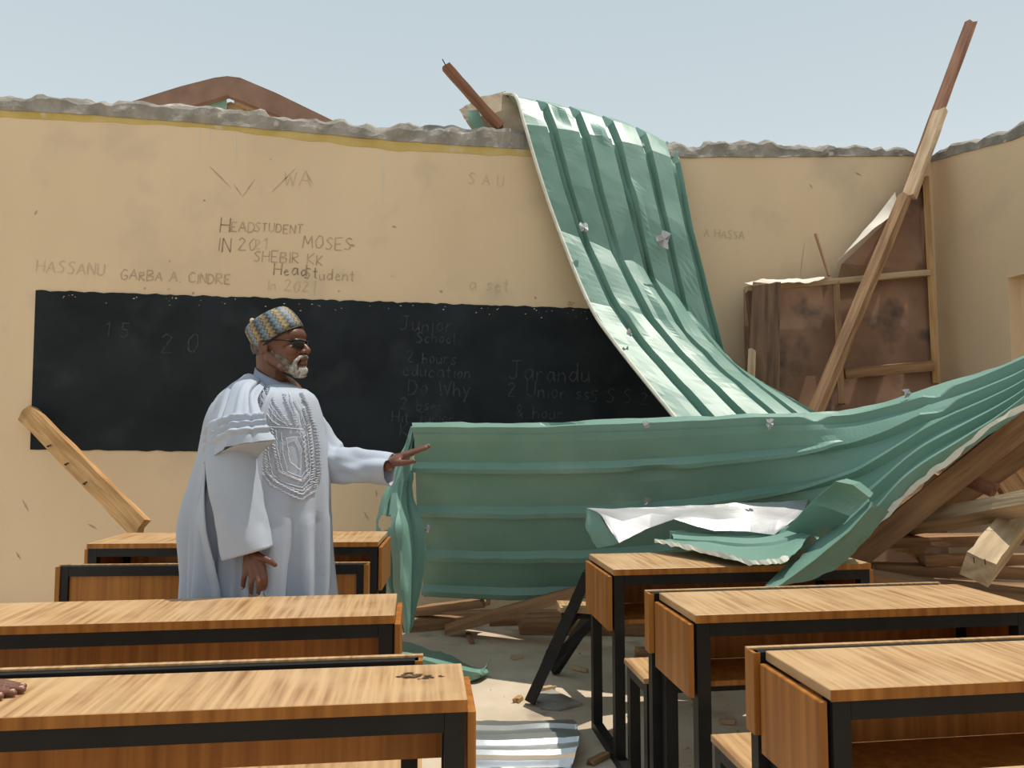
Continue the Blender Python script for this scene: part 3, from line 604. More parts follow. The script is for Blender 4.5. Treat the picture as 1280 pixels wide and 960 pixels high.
for i, t in enumerate((.28, .44, .60)):
    bm = bmesh.new(); a = P(34, 516, 5.15).lerp(P(178, 662, 4.3), t)+Vector((-.015, 0, -.02)); tube(bm, [a, a+Vector((.01, -.10, -.01)), a+Vector((.025, -.12, -.012))], .005, 6)
    tag(bmobj('nail', bm, 'black'), ('topmost', 'middle', 'lowest')[i]+' of three bent nails in the orange-brown plank', 'nail', 'nails in the leaning plank')

# ------------------------------------------------------------------ timber pile on the right and under the long sheet
def W3(x, y, z): return Vector((x, y, z))
T = [(P(1400, 436, 3.20), P(1050, 712, 3.62), .09, .10, 't_mid', 'long rafter along the torn diagonal edge of the green sheet', 0),
     (P(1400, 480, 3.62), P(1165, 640, 3.74), .07, .11, 't_mid', 'brown rafter under the long rafter at the sheet edge', 0),
     (P(1380, 612, 2.72), P(1112, 660, 3.96), .12, .062, 't_grey', 'broad pale plank lying across the top of the timber pile', R(18)),
     (P(1188, 590, 3.56), P(1240, 612, 3.44), .07, .06, 't_red', 'short splintered red-brown block high in the timber pile', 0),
     (P(1222, 712, 2.92), P(1276, 644, 3.37), .10, .10, 't_grey', 'thick squared post end with nails in the timber pile', R(20)),
     (PZ(1085, 677, .75), PZ(1390, 671, .76), .13, .05, 't_mid', 'brown plank below the broad pale plank', 0),
     (P(1046, 716, 3.50), P(1380, 773, 2.96), .08, .062, 't_mid', 'low plank slanting down towards the desk in the timber pile', R(10)),
     (PZ(1090, 710, .63), PZ(1400, 720, .63), .10, .05, 't_mid', 'flat brown plank in the middle of the timber pile', 0),
     (PZ(1068, 730, .572), PZ(1400, 746, .572), .14, .06, 't_mid', 'wide plank under the flat brown plank of the timber pile', 0),
     (W3(2.35, 3.78, .45), W3(3.40, 3.22, .45), .12, .18, 't_mid', 'beam deep inside the timber pile', 0),
     (P(1100, 640, 4.3), P(1420, 590, 4.2), .3, .05, 't_mid', 'wide board at the back of the timber pile', R(60)),
     (W3(2.32, 3.82, .082), W3(3.32, 3.30, .082), .14, .16, 't_mid', 'heavy beam on the floor at the back of the timber pile', 0),
     (P(1240, 560, 3.80), P(1318, 668, 3.78), .22, .03, 't_mid', 'brown board leaning upright behind the post end', R(75)),
     (P(1136, 690, 4.12), P(1180, 590, 4.02), .12, .04, 't_mid', 'short upright board behind the long rafter', R(80)),
     (PZ(1150, 700, .682), PZ(1300, 698, .682), .07, .05, 't_mid', 'narrow batten between the planks of the pile', 0),
     (W3(2.15, 3.42, .082), W3(3.10, 2.94, .082), .14, .16, 't_mid', 'brown beam lying flat on the floor under the timber pile', 0),
     (W3(2.06, 3.31, .45), W3(2.96, 2.84, .45), .12, .18, 't_mid', 'brown beam low down at the front of the timber pile', 0),
     (W3(2.20, 3.54, .45), W3(3.12, 3.06, .45), .12, .18, 't_red', 'red-brown beam low down in the timber pile', 0),
     (W3(2.16, 3.14, .262), W3(2.56, 3.90, .262), .10, .20, 't_mid', 'beam laid across the floor beams near the shaded desk', 0),
     (W3(2.52, 2.94, .262), W3(2.92, 3.70, .262), .10, .20, 't_mid', 'beam laid across the floor beams in the middle of the pile', 0),
     (W3(2.88, 2.76, .262), W3(3.28, 3.52, .262), .10, .20, 't_mid', 'beam laid across the floor beams at the end of the pile', 0)]
for i, (a, b, wd, th, m, lab, roll) in enumerate(T):
    plank('timber_plank', a, b, wd, th, m, lab, 'timber', 'planks in the timber pile', roll, seed=20+i, ragged=.05 if 'post' in lab else .3)
U = [(P(515, 764, 5.15), P(608, 753, 4.97), .10, .05, 't_mid', 'brown plank sticking out under the left of the long sheet'),
     (PZ(508, 781, .038), PZ(596, 774, .038), .12, .07, 't_mid', 'beam lying on the floor under the left of the long sheet'),
     (PZ(566, 784, .045), P(732, 737, 4.48), .12, .07, 't_mid', 'heavy brown rafter slanting up under the long sheet'),
     (PZ(614, 776, .028), PZ(700, 773, .028), .09, .05, 't_mid', 'short plank behind the slanting heavy rafter'),
     (PZ(530, 769, .028), PZ(760, 768, .028), .12, .05, 't_mid', 'long brown plank lying along the foot of the wall'),
     (PZ(650, 783, .044), PZ(830, 785, .044), .10, .08, 't_mid', 'beam on the floor behind the shaded desk'),
     (PZ(800, 822, .05), PZ(1005, 826, .05), .12, .09, 't_mid', 'beam on the floor between shaded desk and pile')]
for i, (a, b, wd, th, m, lab) in enumerate(U):
    plank('timber_plank', a, b, wd, th, m, lab, 'timber', 'timbers under the long sheet', 0, seed=60+i, ragged=.3)
for i, (u, v) in enumerate(((1217, 699), (1231, 701))):
    bm = bmesh.new(); a = P(u, v, 2.97); tube(bm, [a, P(u, v-2, 2.86), P(u+1, v+5, 2.855)], .0017, 6)
    tag(bmobj('nail', bm, 'black'), 'bent nail in the thick squared post end', 'nail', 'nails in the post end')
# broken bench: steel frame tipped on its end beside the shaded desk
bf = empty('broken_bench', PZ(662, 878, 0)); tag(bf, 'broken black steel bench frame leaning beside the shaded desk', 'bench')
bl_ = bf.location.copy()
def bar(name, a, b, s, m='black'):
    a, b = a-bl_, b-bl_; o = plank(name, a, b, s, s, m, None, ragged=0); o.parent = bf; return o
bar('leg', PZ(663, 876, .02), P(736, 716, 3.60), .05)
bar('leg', PZ(693, 838, .02), P(772, 716, 3.76), .045)
bar('brace', P(683, 832, 3.76), P(744, 775, 3.72), .04)
bar('brace', P(686, 815, 3.72), P(722, 768, 3.66), .025)
o_ = plank('bench_seat', P(698, 758, 3.72)-bl_, P(800, 762, 3.74)-bl_, .16, .025, 'lam', None, ragged=0); o_.parent = bf
bar('seat_rail', P(702, 767, 3.72), P(800, 771, 3.74), .035)
# floor litter
rd = random.Random(11)
for i, (u0, v0, u1, v1, m, lab) in enumerate([(738, 953, 758, 943, 't_mid', 'short brown stick on the floor beside the desk foot rail'), (640, 822, 652, 820, 't_light', 'small pale chunk of wood in the shadow of the long sheet'), (672, 862, 692, 859, 't_light', 'thin pale splinter lying on the grey board scrap'),
        (714, 833, 733, 838, 't_light', 'pale splinter on the shaded floor left of the desk legs'), (936, 906, 955, 896, 't_mid', 'brown batten end on the floor between the desks'), (901, 901, 919, 902, 't_light', 'pale chip of wood between the desks on the floor'), (645, 876, 650, 872, 't_orange', 'tiny orange chip of wood by the leaning bench leg'), (585, 792, 590, 803, 't_mid', 'small brown offcut standing near the slanting rafter')]):
    plank('wood_scrap', PZ(u0, v0, .012), PZ(u1, v1, .012), .03, .018, m, lab, 'wood scrap', seed=90+i, ragged=.5)
V = []; Fc = []
for i in range(420):
    x, y = rd.uniform(-1.2, 3.2), rd.uniform(1.6, 5.4); s = rd.choice((.004, .006, .008, .013)); b = len(V)
    if any(abs(x-q) < .09 for q in (.84, .89, 1.88, 1.91, 2.03, .10, -.05, -.16)) or math.hypot(x+.47, y-2.93) < .35 or (.58 < x < .88 and 3.55 < y < 3.95) or (x > 2. and y < 3.95) or y > 4.6: continue
    pts = [Vector((x+s*rd.uniform(-1.5, 1.5), y+s*rd.uniform(-1.5, 1.5), 0)) for _ in range(3)]; V += pts+[sum(pts, Vector())/3+Vector((0, 0, s*.9))]
    Fc += [(b, b+1, b+2), (b, b+1, b+3), (b+1, b+2, b+3), (b+2, b, b+3)]
lit = mesh('floor_litter', V, Fc, 't_grey'); tag(lit, 'fine rubble and splinters scattered over the concrete floor', 'rubble', kind='stuff')
#PEOPLE#
# ------------------------------------------------------------------ the man in the robe
MD = 2.83; S = F/MD
base = P(340, 545, MD)
man = empty('person', (base.x, base.y, 0), YAW)
tag(man, 'standing person in pale blue-grey embroidered robe, patterned cap and sunglasses, one arm outstretched', 'person')
def m(u, v, y=0.):                       # photo position on the man's own upright plane, y = metres away from it
    k = 1+y/MD
    return Vector(((u-640)/S*k-(340-640)/S, y, CH+(545-v)/S*k))
HA = R(14); HC = m(346, 430, 0)
HF = Vector((math.cos(HA), -math.sin(HA), 0)); HN = Vector((-math.sin(HA), -math.cos(HA), 0))
def hd(p, q, z): return HC+HF*p+HN*q+Vector((0, 0, z))
HR = Matrix((HF, -HN, Vector((0, 0, 1)))).transposed()
bm = bmesh.new()
ell(bm, hd(-.002, 0, .028), (.094, .074, .098), HR)                    # cranium
ell(bm, hd(.030, 0, -.035), (.070, .060, .075), HR)                    # face
ell(bm, hd(.072, 0, .030), (.030, .052, .034), HR)                     # forehead
ell(bm, hd(.090, 0, .008), (.014, .044, .010), HR)                     # brow
limb(bm, [hd(.096, 0, .000), hd(.110, 0, -.014), hd(.119, 0, -.027)], [.009, .011, .0125])   # nose
for q in (-1, 1):
    ell(bm, hd(.106, q*.013, -.031), (.013, .010, .009), HR)           # nostril wings
    ell(bm, hd(.066, q*.034, -.026), (.030, .026, .024), HR)           # cheek
    limb(bm, [hd(.082, q*.018, -.098), hd(.045, q*.046, -.088), hd(.0, q*.060, -.052)], [.020, .020, .022])  # jaw
    ell(bm, hd(-.014, q*.077, -.018), (.017, .008, .029), HR)          # ear
    limb(bm, [hd(-.002, q*.080, -.030), hd(-.018, q*.086, -.042), hd(-.030, q*.085, -.020), hd(-.024, q*.085, .004), hd(-.008, q*.081, .008)], [.004, .0045, .0045, .0045, .004], 8)
ell(bm, hd(.104, 0, -.056), (.014, .024, .0075), HR); ell(bm, hd(.1025, 0, -.0735), (.014, .022, .009), HR)    # lips
ell(bm, hd(.090, 0, -.100), (.022, .026, .020), HR)                    # chin
NB = m(340, 486, .0)
limb(bm, [hd(-.022, 0, -.03), hd(-.026, 0, -.085), NB+Vector((-.012, 0, 0))], [.062, .056, .046])
FD = Vector((.72, -.69, 0)); RD = Vector((-.69, -.72, 0))              # chest direction, his right hand side
TC = Vector((-.015, .03, 0))
for z, a, b in ((1.38, .12, .17), (1.25, .13, .17), (1.10, .13, .155), (.95, .14, .165)):
    rt_ = Matrix((FD, RD, Vector((0, 0, 1)))).transposed(); ell(bm, TC+Vector((0, 0, z)), (a*.85, b*.85, .13), rt_)
for q in (-1, 1):
    hip = TC+RD*(.09*q); limb(bm, [hip+Vector((0, 0, .9)), hip+FD*.02+Vector((0, 0, .48)), hip+Vector((0, 0, .09))], [.085, .06, .042])
    limb(bm, [hip+FD*-.05+Vector((0, 0, .045)), hip+FD*.09+Vector((0, 0, .04)), hip+FD*.17+Vector((0, 0, .03))], [.04, .04, .028])
SHn = m(300, 516, -.10); SHf = m(374, 514, .10)
limb(bm, [SHn, m(297, 605, -.20), m(315, 676, -.23)], [.046, .042, .030])
limb(bm, [SHf, m(418, 584, .09), m(486, 580, .03)], [.046, .038, .028])
limb(bm, [SHn, m(334, 506, .02), SHf], [.042, .045, .042])
# near hand: back of the hand to us, fingers hanging
W1 = m(316, 682, -.235)
kn = [m(332, 707, -.262), m(325.5, 710, -.268), m(318, 710, -.265), m(311, 707, -.255)]
tips = [(m(335, 719, -.272), m(335.5, 727, -.262), m(334, 733, -.250)), (m(327.5, 724, -.282), m(328, 732, -.270), m(327, 739, -.256)),
        (m(318, 724, -.280), m(318, 732, -.268), m(318, 739, -.254)), (m(309.5, 718, -.266), m(308.5, 725, -.256), m(308, 731, -.246))]
for k, t3 in zip(kn, tips):
    limb(bm, [W1.lerp(k, .15), k], [.017, .0125]); limb(bm, [k, *t3], [.0112, .0098, .0090, .0078], 10)
limb(bm, [m(316, 690, -.24), m(321, 700, -.252)], [.022, .020])
limb(bm, [m(322, 692, -.25), m(332, 696, -.268), m(340, 699, -.272), m(347, 704, -.268)], [.017, .0125, .011, .0085], 10)
# far hand: palm down, held out
W2 = m(486, 578, .03)
ell(bm, m(499, 573.5, .010), (.040, .040, .017), Matrix.Rotation(R(-14), 3, 'Y'))
fk = [m(510, 569, -.018), m(511, 567.5, .002), m(510, 567, .022), m(507, 567.5, .040)]
ft = [(m(520, 565, -.022), m(527, 562, -.022), m(533, 560, -.020)), (m(522, 563, .0), m(530, 560, .0), m(536, 558, .0)), (m(521, 562.5, .022), m(528, 560, .022), m(534, 558.5, .022)), (m(516, 564, .043), m(521, 562.5, .044), m(526, 561.5, .045))]
for k, t3 in zip(fk, ft):
    limb(bm, [W2.lerp(k, .1), k], [.018, .0125]); limb(bm, [k, *t3], [.0108, .0095, .0088, .0075], 10)
limb(bm, [m(492, 578, -.01), m(502, 578.5, -.040), m(511, 578, -.050), m(518, 576.5, -.052)], [.016, .0125, .0105, .0085], 10)
body = remesh('body', bm, .0034, 'skin', man, 3)
def nail_(c, nrm, ax, s=.0055):
    ax = ax.normalized(); nrm = (nrm-ax*nrm.dot(ax)).normalized(); sd = ax.cross(nrm); rt_ = Matrix((ax, sd, nrm)).transposed()
    b2 = bmesh.new(); ell(b2, c+nrm*.0068, (s*1.15, s, .0018), rt_, 2); bmobj('fingernail', b2, 'nail', body, True)
for t3 in tips: nail_(t3[2], Vector((0, -1, .1)), t3[2]-t3[1])
for t3 in ft: nail_(t3[2], Vector((0, 0, 1)), t3[2]-t3[1])

# beard, moustache and hair
bm = bmesh.new()
for q in (-1, 1):
    limb(bm, [hd(.012, q*.063, -.036), hd(.016, q*.062, -.058), hd(.040, q*.055, -.084), hd(.074, q*.034, -.098), hd(.092, 0, -.108)], [.007, .010, .014, .018, .020])
    limb(bm, [hd(.112, q*.004, -.045), hd(.104, q*.022, -.050), hd(.089, q*.033, -.066), hd(.084, q*.032, -.088)], [.0055, .0065, .0085, .011])
    limb(bm, [hd(.030, q*.060, -.050), hd(.058, q*.048, -.070)], [.010, .012])
ell(bm, hd(.098, 0, -.098), (.021, .026, .018), HR); ell(bm, hd(.088, 0, -.116), (.026, .028, .012), HR)
bo = remesh('beard', bm, .0036, 'beard', man, 2)
nb = M['beard'].node_tree; gx = N(nb, 'ShaderNodeTexCoord'); sx_ = N(nb, 'ShaderNodeSeparateXYZ'); nb.links.new(gx.outputs['Object'], sx_.inputs[0])
mr = N(nb, 'ShaderNodeMapRange'); mr.inputs[1].default_value = HC.x+.045; mr.inputs[2].default_value = HC.x+.09; nb.links.new(sx_.outputs['X'], mr.inputs[0])
pb = nb.nodes['Principled BSDF']; old = pb.inputs['Base Color'].links[0].from_socket; mz = N(nb, 'ShaderNodeMixRGB', blend_type='MULTIPLY'); mz.inputs[0].default_value = 1.
cx = N(nb, 'ShaderNodeMixRGB'); cx.inputs[1].default_value = (.42, .36, .31, 1); cx.inputs[2].default_value = (1, 1, 1, 1); nb.links.new(mr.outputs[0], cx.inputs[0])   # greyer cheeks, white chin
nb.links.new(old, mz.inputs[1]); nb.links.new(cx.outputs[0], mz.inputs[2]); nb.links.new(mz.outputs[0], pb.inputs['Base Color'])
bm = bmesh.new()
ell(bm, hd(-.012, 0, .004), (.096, .079, .085), HR)
bmesh.ops.bisect_plane(bm, geom=bm.verts[:]+bm.edges[:]+bm.faces[:], plane_co=hd(-.026, 0, 0), plane_no=HF, clear_outer=True)
bmesh.ops.bisect_plane(bm, geom=bm.verts[:]+bm.edges[:]+bm.faces[:], plane_co=hd(0, 0, -.040), plane_no=Vector((0, 0, -1)), clear_outer=True)
bmobj('hair', bm, 'hair', man, True)

# cap: tilted, slightly tapering, with wavy bands
bc, bt = (m(320, 440, 0)+m(375, 406, 0))/2, (m(303, 408, 0)+m(355, 380, 0))/2
ax = (bt-bc).normalized(); fx = (m(375, 406, 0)-m(320, 440, 0)).normalized(); fx = (fx-ax*fx.dot(ax)).normalized(); fy = ax.cross(fx)
cap = bpy.data.materials.new('patterned_cap_cloth'); cap.use_nodes = True; cn = cap.node_tree; cb = cn.nodes['Principled BSDF']; cb.inputs['Roughness'].default_value = .55
t_ = N(cn, 'ShaderNodeTexCoord'); sp = N(cn, 'ShaderNodeSeparateXYZ'); cn.links.new(t_.outputs['Object'], sp.inputs[0])
def mth(op, a, b=None):
    n = N(cn, 'ShaderNodeMath', operation=op)
    for i, x in enumerate((a, b)):
        if x is None: continue
        if isinstance(x, (int, float)): n.inputs[i].default_value = x
        else: cn.links.new(x, n.inputs[i])
    return n.outputs[0]
ang = mth('ARCTAN2', sp.outputs['Y'], sp.outputs['X'])
wob = mth('MULTIPLY', mth('SINE', mth('MULTIPLY', sp.outputs['Z'], 380.)), .055)
fr = mth('FRACT', mth('MULTIPLY', mth('ADD', mth('ADD', ang, wob), 3.3), 1.5915))
rp = N(cn, 'ShaderNodeValToRGB'); rp.color_ramp.interpolation = 'CONSTANT'; e = rp.color_ramp.elements
e[0].position = 0; e[0].color = (.035, .045, .04, 1); e[1].position = .18; e[1].color = (.11, .15, .20, 1)
for p_, c_ in ((.40, (.19, .235, .27, 1)), (.54, (.10, .07, .065, 1)), (.64, (.32, .235, .10, 1)), (.84, (.20, .14, .065, 1))): x = e.new(p_); x.color = c_
cn.links.new(fr, rp.inputs[0])
nz = N(cn, 'ShaderNodeTexNoise'); nz.inputs['Scale'].default_value = 90; cn.links.new(t_.outputs['Object'], nz.inputs['Vector'])
mx = N(cn, 'ShaderNodeMixRGB', blend_type='OVERLAY'); mx.inputs[0].default_value = .6; cn.links.new(rp.outputs[0], mx.inputs[1]); cn.links.new(nz.outputs['Fac'], mx.inputs[2]); cn.links.new(mx.outputs[0], cb.inputs['Base Color'])
H = (bt-bc).length; V = []; Fc = []; n = 48
prof = [(0, 0, .098, .088), (.25, 0, .099, .088), (.5, 0, .098, .086), (.75, -.002, .095, .083), (.93, -.004, .090, .079), (1.0, -.005, .084, .073), (1.03, -.006, .05, .044), (1.035, -.006, .004, .004)]
for h_, off, a, b in prof:
    for k in range(n):
        t = 2*math.pi*k/n; V.append(((a+.0)*math.cos(t)+off, b*math.sin(t), h_*H-.008))
for r_ in range(len(prof)-1):
    for k in range(n): Fc.append((r_*n+k, r_*n+(k+1) % n, (r_+1)*n+(k+1) % n, (r_+1)*n+k))
Fc.append(tuple(range((len(prof)-1)*n, len(prof)*n)))
hat = mesh('cap', V, Fc, cap, man, True)
hat.matrix_local = Matrix.Translation(bc) @ Matrix((fx, fy, ax)).transposed().to_4x4()
hat.modifiers.new('thickness', 'SOLIDIFY').thickness = .004
bm = bmesh.new(); tube(bm, [Vector((.0985*math.cos(t), .0885*math.sin(t), -.008)) for t in (2*math.pi*k/48 for k in range(49))], .0028, 6); bmobj('cap_hem', bm, 'black', hat)
bm = bmesh.new(); ell(bm, Vector((-.045, -.03, H+.004)), (.009, .009, .009)); bmobj('bobble', bm, 'bead', hat, True)

# sunglasses
sg = bmesh.new()
for q in (-1, 1):
    tube(sg, [hd(-.020, q*.086, .002), hd(.02, q*.084, .006), hd(.066, q*.075, .006), hd(.090, q*.058, .004)], [.0026]*4, 8)
tube(sg, [hd(.090, -.058, .006), hd(.104, -.03, .010), hd(.110, 0, .008), hd(.104, .03, .010), hd(.090, .058, .006)], [.0032]*5, 8)
sgo = bmobj('sunglasses', sg, 'black', man, True)
for q in (-1, 1):
    rt_ = HR @ Matrix.Rotation(-q*R(26), 3, 'Z'); b2 = bmesh.new(); ell(b2, hd(.0975, q*.034, -.006), (.006, .027, .0185), rt_); bmobj('lens', b2, 'glass', sgo, True)

# robe: closed gown built ring by ring, folds deepen towards the hem
sil = [(478, 322, 358, .055, .01), (484, 310, 372, .085, .01), (490, 300, 383, .12, .02), (500, 286, 390, .15, .02), (520, 268, 396, .175, .02), (560, 260, 403, .19, .02), (600, 252, 406, .195, .02), (650, 244, 407, .20, .02), (700, 248, 407, .21, .02), (745, 250, 407, .22, .02), (850, 246, 410, .24, .02), (955, 242, 414, .25, .02)]
def srow(v):
    vs_ = [s_[0] for s_ in sil]
    for a, b in zip(sil, sil[1:]):
        if v <= b[0]:
            t = max(0, (v-a[0])/(b[0]-a[0])); return [a[i]+(b[i]-a[i])*t for i in range(1, 5)]
    return list(sil[-1][1:])
def gown(th, v, off=0.):
    l, r_, ry, cy = srow(v); cx = (l+r_)/2; rx = (r_-l)/2/S+off; ry += off
    z = CH+(545-v)/S; t = min(1, max(0, (v-500)/240.))
    front = max(0, math.cos(th+.75))**2                    # keep the chest fairly smooth
    f = t*(1-.75*front*(1 if v < 640 else .55))
    q = .034*math.sin(9*th+1.2+.8*math.sin(v*.012))+.026*(abs(math.sin(8.5*th+.6*math.sin(v*.02)+.5))*2-1)+.014*math.sin(27*th+2+.01*v)
    k = 1+f*q*2.8
    ex = 2.5                                                 # rounded-square section
    c, s_ = math.cos(th), math.sin(th); rr = (abs(c)**ex+abs(s_)**ex)**(-1/ex)
    return Vector(((cx-340)/S+rx*k*rr*c, cy+ry*k*rr*s_, z))
V = []; Fc = []; n = 150; vs_l = [478+i*(955-478)/90 for i in range(91)]
for v in vs_l:
    for k in range(n): V.append(gown(2*math.pi*k/n, v))
for i in range(len(vs_l)-1):
    for k in range(n): Fc.append((i*n+k, i*n+(k+1) % n, (i+1)*n+(k+1) % n, (i+1)*n+k))
robe = mesh('robe', V, Fc, 'robe', man, True); robe.modifiers.new('thickness', 'SOLIDIFY').thickness = .004
def front_y(u, v, off=.006):
    """surface of the gown facing us at photo position (u, v)"""
    x = (u-340)/S; best = None
    for i in range(240):
        th = math.pi+math.pi*i/239; p = gown(th, v, off)
        if best is None or abs(p.x-x) < best[0]: best = (abs(p.x-x), p)
    return best[1]
# outer front panel with its own folded edge
V = []; Fc = []; nn = 26
pv = [486+i*(950-486)/70 for i in range(71)]
for v in pv:
    l, r_, ry, cy = srow(v)
    t0 = math.pi*1.5+.15+.02*math.sin(v*.03); t1 = math.pi*2.03
    for k in range(nn):
        off = .012+.022*math.exp(-(k/1.6)**2)+.020*(abs(math.sin(k*.42+v*.004))*2-1)*min(1, max(0, (v-600)/100)); V.append(gown(t0+(t1-t0)*k/(nn-1), v, off))
for i in range(len(pv)-1):
    for k in range(nn-1): Fc.append((i*nn+k, i*nn+k+1, (i+1)*nn+k+1, (i+1)*nn+k))
fp = mesh('front_panel', V, Fc, 'robe', robe, True); fp.modifiers.new('thickness', 'SOLIDIFY').thickness = .004
# inner collar round the neck
V = []; Fc = []
for i, (v, a, b) in enumerate(((470, .066, .062), (476, .068, .066), (484, .078, .076), (494, .098, .098))):
    for k in range(40):
        t = 2*math.pi*k/40; p = Vector(((338-340)/S+.006+a*math.cos(t), .0+b*math.sin(t), CH+(545-v)/S-.030*(math.cos(t)+.2*-math.sin(t))*(1.1 if i < 3 else .8))); V.append(p)
for i in range(3):
    for k in range(40): Fc.append((i*40+k, i*40+(k+1) % 40, (i+1)*40+(k+1) % 40, (i+1)*40+k))
mesh('inner_collar', V, Fc, 'inner', robe, True).modifiers.new('thickness', 'SOLIDIFY').thickness = .005
# embroidery: raised couched lines on the chest
emb = [[(334, 488), (338, 505), (342, 530), (346, 560), (350, 588), (360, 602), (392, 620), (403, 611), (406, 590), (404, 560), (399, 530), (391, 506), (382, 492)],
       [(338, 492), (343, 510), (347, 534), (351, 565), (355, 588), (364, 598), (392, 614), (400, 606), (402, 585), (399, 556), (395, 530), (388, 510)],
       [(352, 535), (356, 568), (361, 590), (370, 598), (392, 606), (399, 597), (399, 575), (394, 540)], [(358, 536), (363, 568), (367, 586), (392, 599), (397, 590), (391, 541)],
       [(368, 541), (371, 565), (377, 587), (391, 594), (396, 585), (393, 560), (387, 541)], [(350, 534), (370, 535), (390, 537)],
       [(345, 488), (356, 503), (368, 519), (378, 533)], [(340, 489), (352, 505), (364, 521), (374, 533)], [(366, 494), (373, 508), (379, 520), (384, 533)], [(371, 492), (378, 508), (384, 522), (388, 534)],
       [(342, 500), (349, 516), (357, 527), (366, 533)], [(349, 540), (353, 566), (358, 590), (368, 600), (392, 610), (402, 600)], [(362, 538), (366, 566), (371, 586), (391, 597), (398, 588)], [(392, 520), (397, 545), (401, 570), (403, 596)], [(347, 500), (353, 512), (362, 524), (371, 530)], [(378, 500), (386, 514), (392, 532)],
       [(374, 548), (379, 575), (390, 586), (390, 560), (383, 546), (374, 548)]]
for i, ln in enumerate(emb):
    bm = bmesh.new(); pts = [Vector((u, v, 0)) for u, v in ln]; n_ = max(12, int(sum((b-a).length for a, b in zip(pts, pts[1:]))/1.6)); q = []; rr = []
    for k in range(n_+1):
        c = lin(pts, k/n_); w_ = 1.3 if i in (0, 1, 3, 6, 8, 11, 13) else .25
        q.append(front_y(c.x+w_*((k % 2)-.5)*2, c.y, .017)); rr.append(.0028 if i in (0, 1, 3, 6, 8) else .0018)
    tube(bm, q, rr, 5); bmobj('embroidery', bm, 'thread', fp)
# near shoulder wing: wide sleeve thrown up over the shoulder
wing = [[m(304, 468, .06), m(310, 466, .0), m(320, 472, -.06), m(330, 482, -.09)],
        [m(272, 494, .04), m(287, 484, -.10), m(306, 486, -.18), m(321, 500, -.19)],
        [m(260, 526, .04), m(274, 518, -.20), m(302, 518, -.275), m(329, 522, -.25)],
        [m(255, 560, .03), m(267, 550, -.24), m(300, 542, -.315), m(338, 541, -.27)],
        [m(253, 585, -.02), m(265, 571, -.25), m(297, 556, -.325), m(345, 550, -.28)]]
def cloth(name, grid, parent, nu=40, nv=40, amp=.008, fold=None, mt='robe', seed=0):
    us = [i/(nu-1) for i in range(nu)]; vv = [j/(nv-1) for j in range(nv)]; g = patch(grid, us, vv); nr = normals(g); V = []
    for i, u in enumerate(us):
        for j, v in enumerate(vv):
            h = amp*noise.noise(g[i][j]*9+Vector((seed, 0, 0)))
            if fold: h += fold(u, v)
            V.append(g[i][j]+nr[i][j]*h)
    Fc = [(i*nv+j, i*nv+j+1, (i+1)*nv+j+1, (i+1)*nv+j) for i in range(nu-1) for j in range(nv-1)]
    o = mesh(name, V, Fc, mt, parent, True); md = o.modifiers.new('thickness', 'SOLIDIFY'); md.thickness = .004; md.offset = 0
    return o
def ridge(x, w_): return max(0., 1-abs(x)/w_)
cloth('shoulder_drape', wing, robe, 70, 70, .006, fold=lambda u, v: .020*ridge(u-.56-.16*(.5-v), .035)+.016*ridge(u-.64-.16*(.5-v), .03)+.014*ridge(u-.74-.14*(.5-v), .05)-.020*ridge(v-.30-.10*u, .05)*ridge(u-.5, .5)+.016*ridge(v-.62+.05*u, .06)*u-.014*ridge(v-.80, .05)*(1-.4*u))
cloth('drape_lining', [[m(265, 571, -.245), m(297, 556, -.32), m(345, 550, -.275)], [m(268, 574, -.20), m(303, 563, -.26), m(330, 562, -.24)], [m(272, 572, -.14), m(309, 578, -.19), m(314, 583, -.19)]], robe, 16, 24, .004)
cloth('back_drape', [[m(300, 472, .10), m(290, 478, .0), m(286, 486, -.08)], [m(262, 515, .14), m(259, 520, .0), m(268, 530, -.12)], [m(251, 575, .15), m(250, 585, -.02), m(262, 588, -.18)], [m(236, 640, .16), m(233, 645, -.04), m(266, 645, -.21)], [m(241, 700, .16), m(240, 700, -.05), m(276, 705, -.21)], [m(243, 760, .16), m(242, 760, -.05), m(284, 760, -.2)], [m(238, 930, .18), m(237, 930, -.05), m(288, 930, -.21)]], robe, 60, 30, .008,
      fold=lambda u, v: .022*(abs(math.sin(7*v+2.5*u))*2-1)*min(1, u*1.6)+.008*math.sin(23*v+5*u)*u)
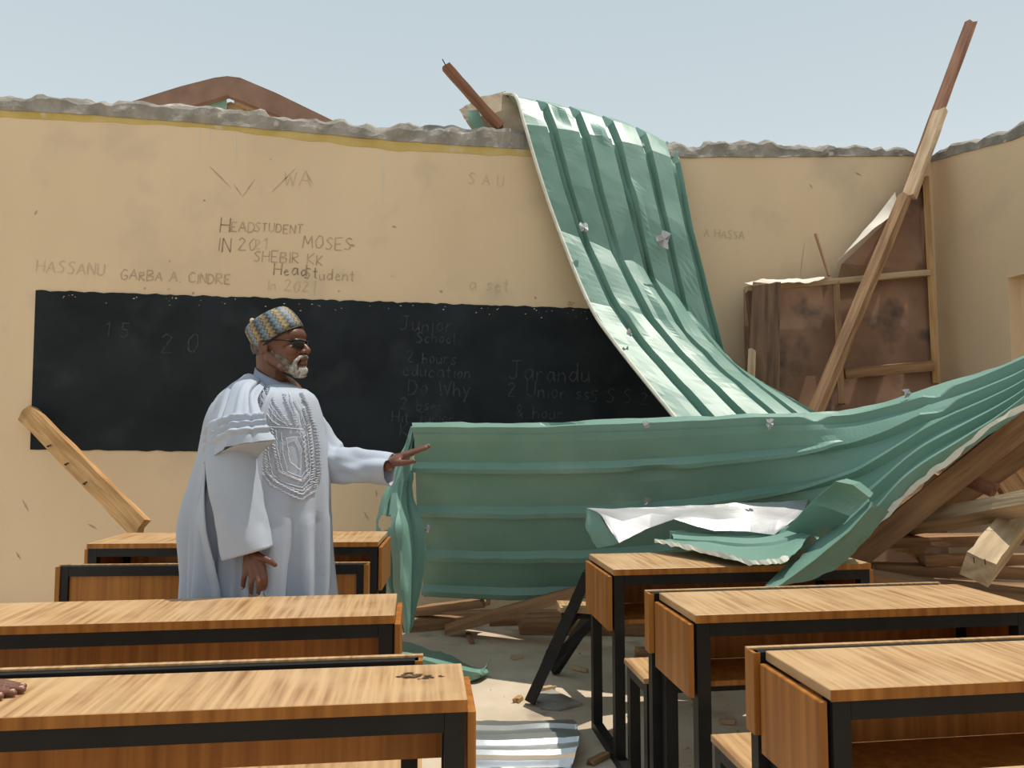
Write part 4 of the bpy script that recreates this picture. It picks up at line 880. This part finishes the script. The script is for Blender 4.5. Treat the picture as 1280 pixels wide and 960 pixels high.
# sleeves
def sleeve(name, pts, rads, folds=.05, seed=0, sq=(1., 1.)):
    V = []; Fc = []; n = 44; K = 46; up = None
    for i in range(K):
        t = i/(K-1); p = crom(pts, t); d = (crom(pts, min(1, t+.02))-crom(pts, max(0, t-.02))).normalized(); r_ = lin([Vector((x, 0, 0)) for x in rads], t).x
        if up is None: up = Vector((0, -1, 0))
        up = (up-d*up.dot(d)).normalized(); s_ = d.cross(up)
        for k in range(n):
            a = 2*math.pi*k/n; q = r_*(1+folds*math.sin(3*a+9*t+seed)*.6+folds*.5*abs(math.sin(2.5*a+1.5*t+seed*2))+folds*.7*noise.noise(Vector((math.cos(a)*2, math.sin(a)*2+seed, t*7))))
            V.append(p+up*math.cos(a)*q*sq[0]+s_*math.sin(a)*q*sq[1])
    for i in range(K-1):
        for k in range(n): Fc.append((i*n+k, i*n+(k+1) % n, (i+1)*n+(k+1) % n, (i+1)*n+k))
    o = mesh(name, V, Fc, 'robe', robe, True); o.modifiers.new('thickness', 'SOLIDIFY').thickness = .004
    return o
sleeve('sleeve', [m(292, 530, -.17), m(291, 580, -.215), m(301, 640, -.235), m(313.5, 690, -.24)], [.085, .083, .082, .084], .06, 1, (.8, 1.))
sleeve('sleeve', [m(380, 528, .10), m(410, 572, .09), m(440, 583, .07), m(488, 587, .03)], [.066, .066, .060, .054], .2, 5)

# ------------------------------------------------------------------ hand of someone outside the frame, resting on the front desk
hp = PZ(-62, 862, .765); ot = empty('person', (hp.x, hp.y, .7505)); ot.rotation_euler = (0, 0, R(-3)); ot.scale = (.88, .88, .88)
tag(ot, 'dark-skinned hand and forearm of a person resting flat on the desk with the scar', 'person')
bm = bmesh.new()
limb(bm, [Vector((-.42, -.12, .14)), Vector((-.2, -.05, .05)), Vector((-.03, 0, .030))], [.042, .038, .027])
for y, L in ((-.030, .072), (-.010, .088), (.010, .096), (.030, .086)):
    limb(bm, [Vector((-.02, y*.5, .026)), Vector((.055, y, .020))], [.019, .0125]); limb(bm, [Vector((.055, y, .020)), Vector((.055+L*.45, y*1.1, .018)), Vector((.055+L*.78, y*1.12, .0115)), Vector((.055+L, y*1.12, .0090))], [.0115, .010, .0092, .0080], 10)
limb(bm, [Vector((-.005, .025, .022)), Vector((.03, .052, .018)), Vector((.062, .064, .012))], [.016, .012, .0095], 10)
ob = remesh('body', bm, .0034, 'skin', ot, 2)
for y, L in ((-.030, .072), (-.010, .088), (.010, .096), (.030, .086)):
    b2 = bmesh.new(); ell(b2, Vector((.055+L*.96, y*1.12, .0155)), (.0065, .0055, .0022), None, 2); bmobj('fingernail', b2, 'nail', ob, True)
bm = bmesh.new(); tube(bm, [Vector((-.44, -.127, .147)), Vector((-.3, -.08, .09)), Vector((-.17, -.04, .043+.01))], [.055, .052, .046], 20, False)
o_ = bmobj('shirt_sleeve', bm, 'inner', ot, True); o_.modifiers.new('thickness', 'SOLIDIFY').thickness = .004
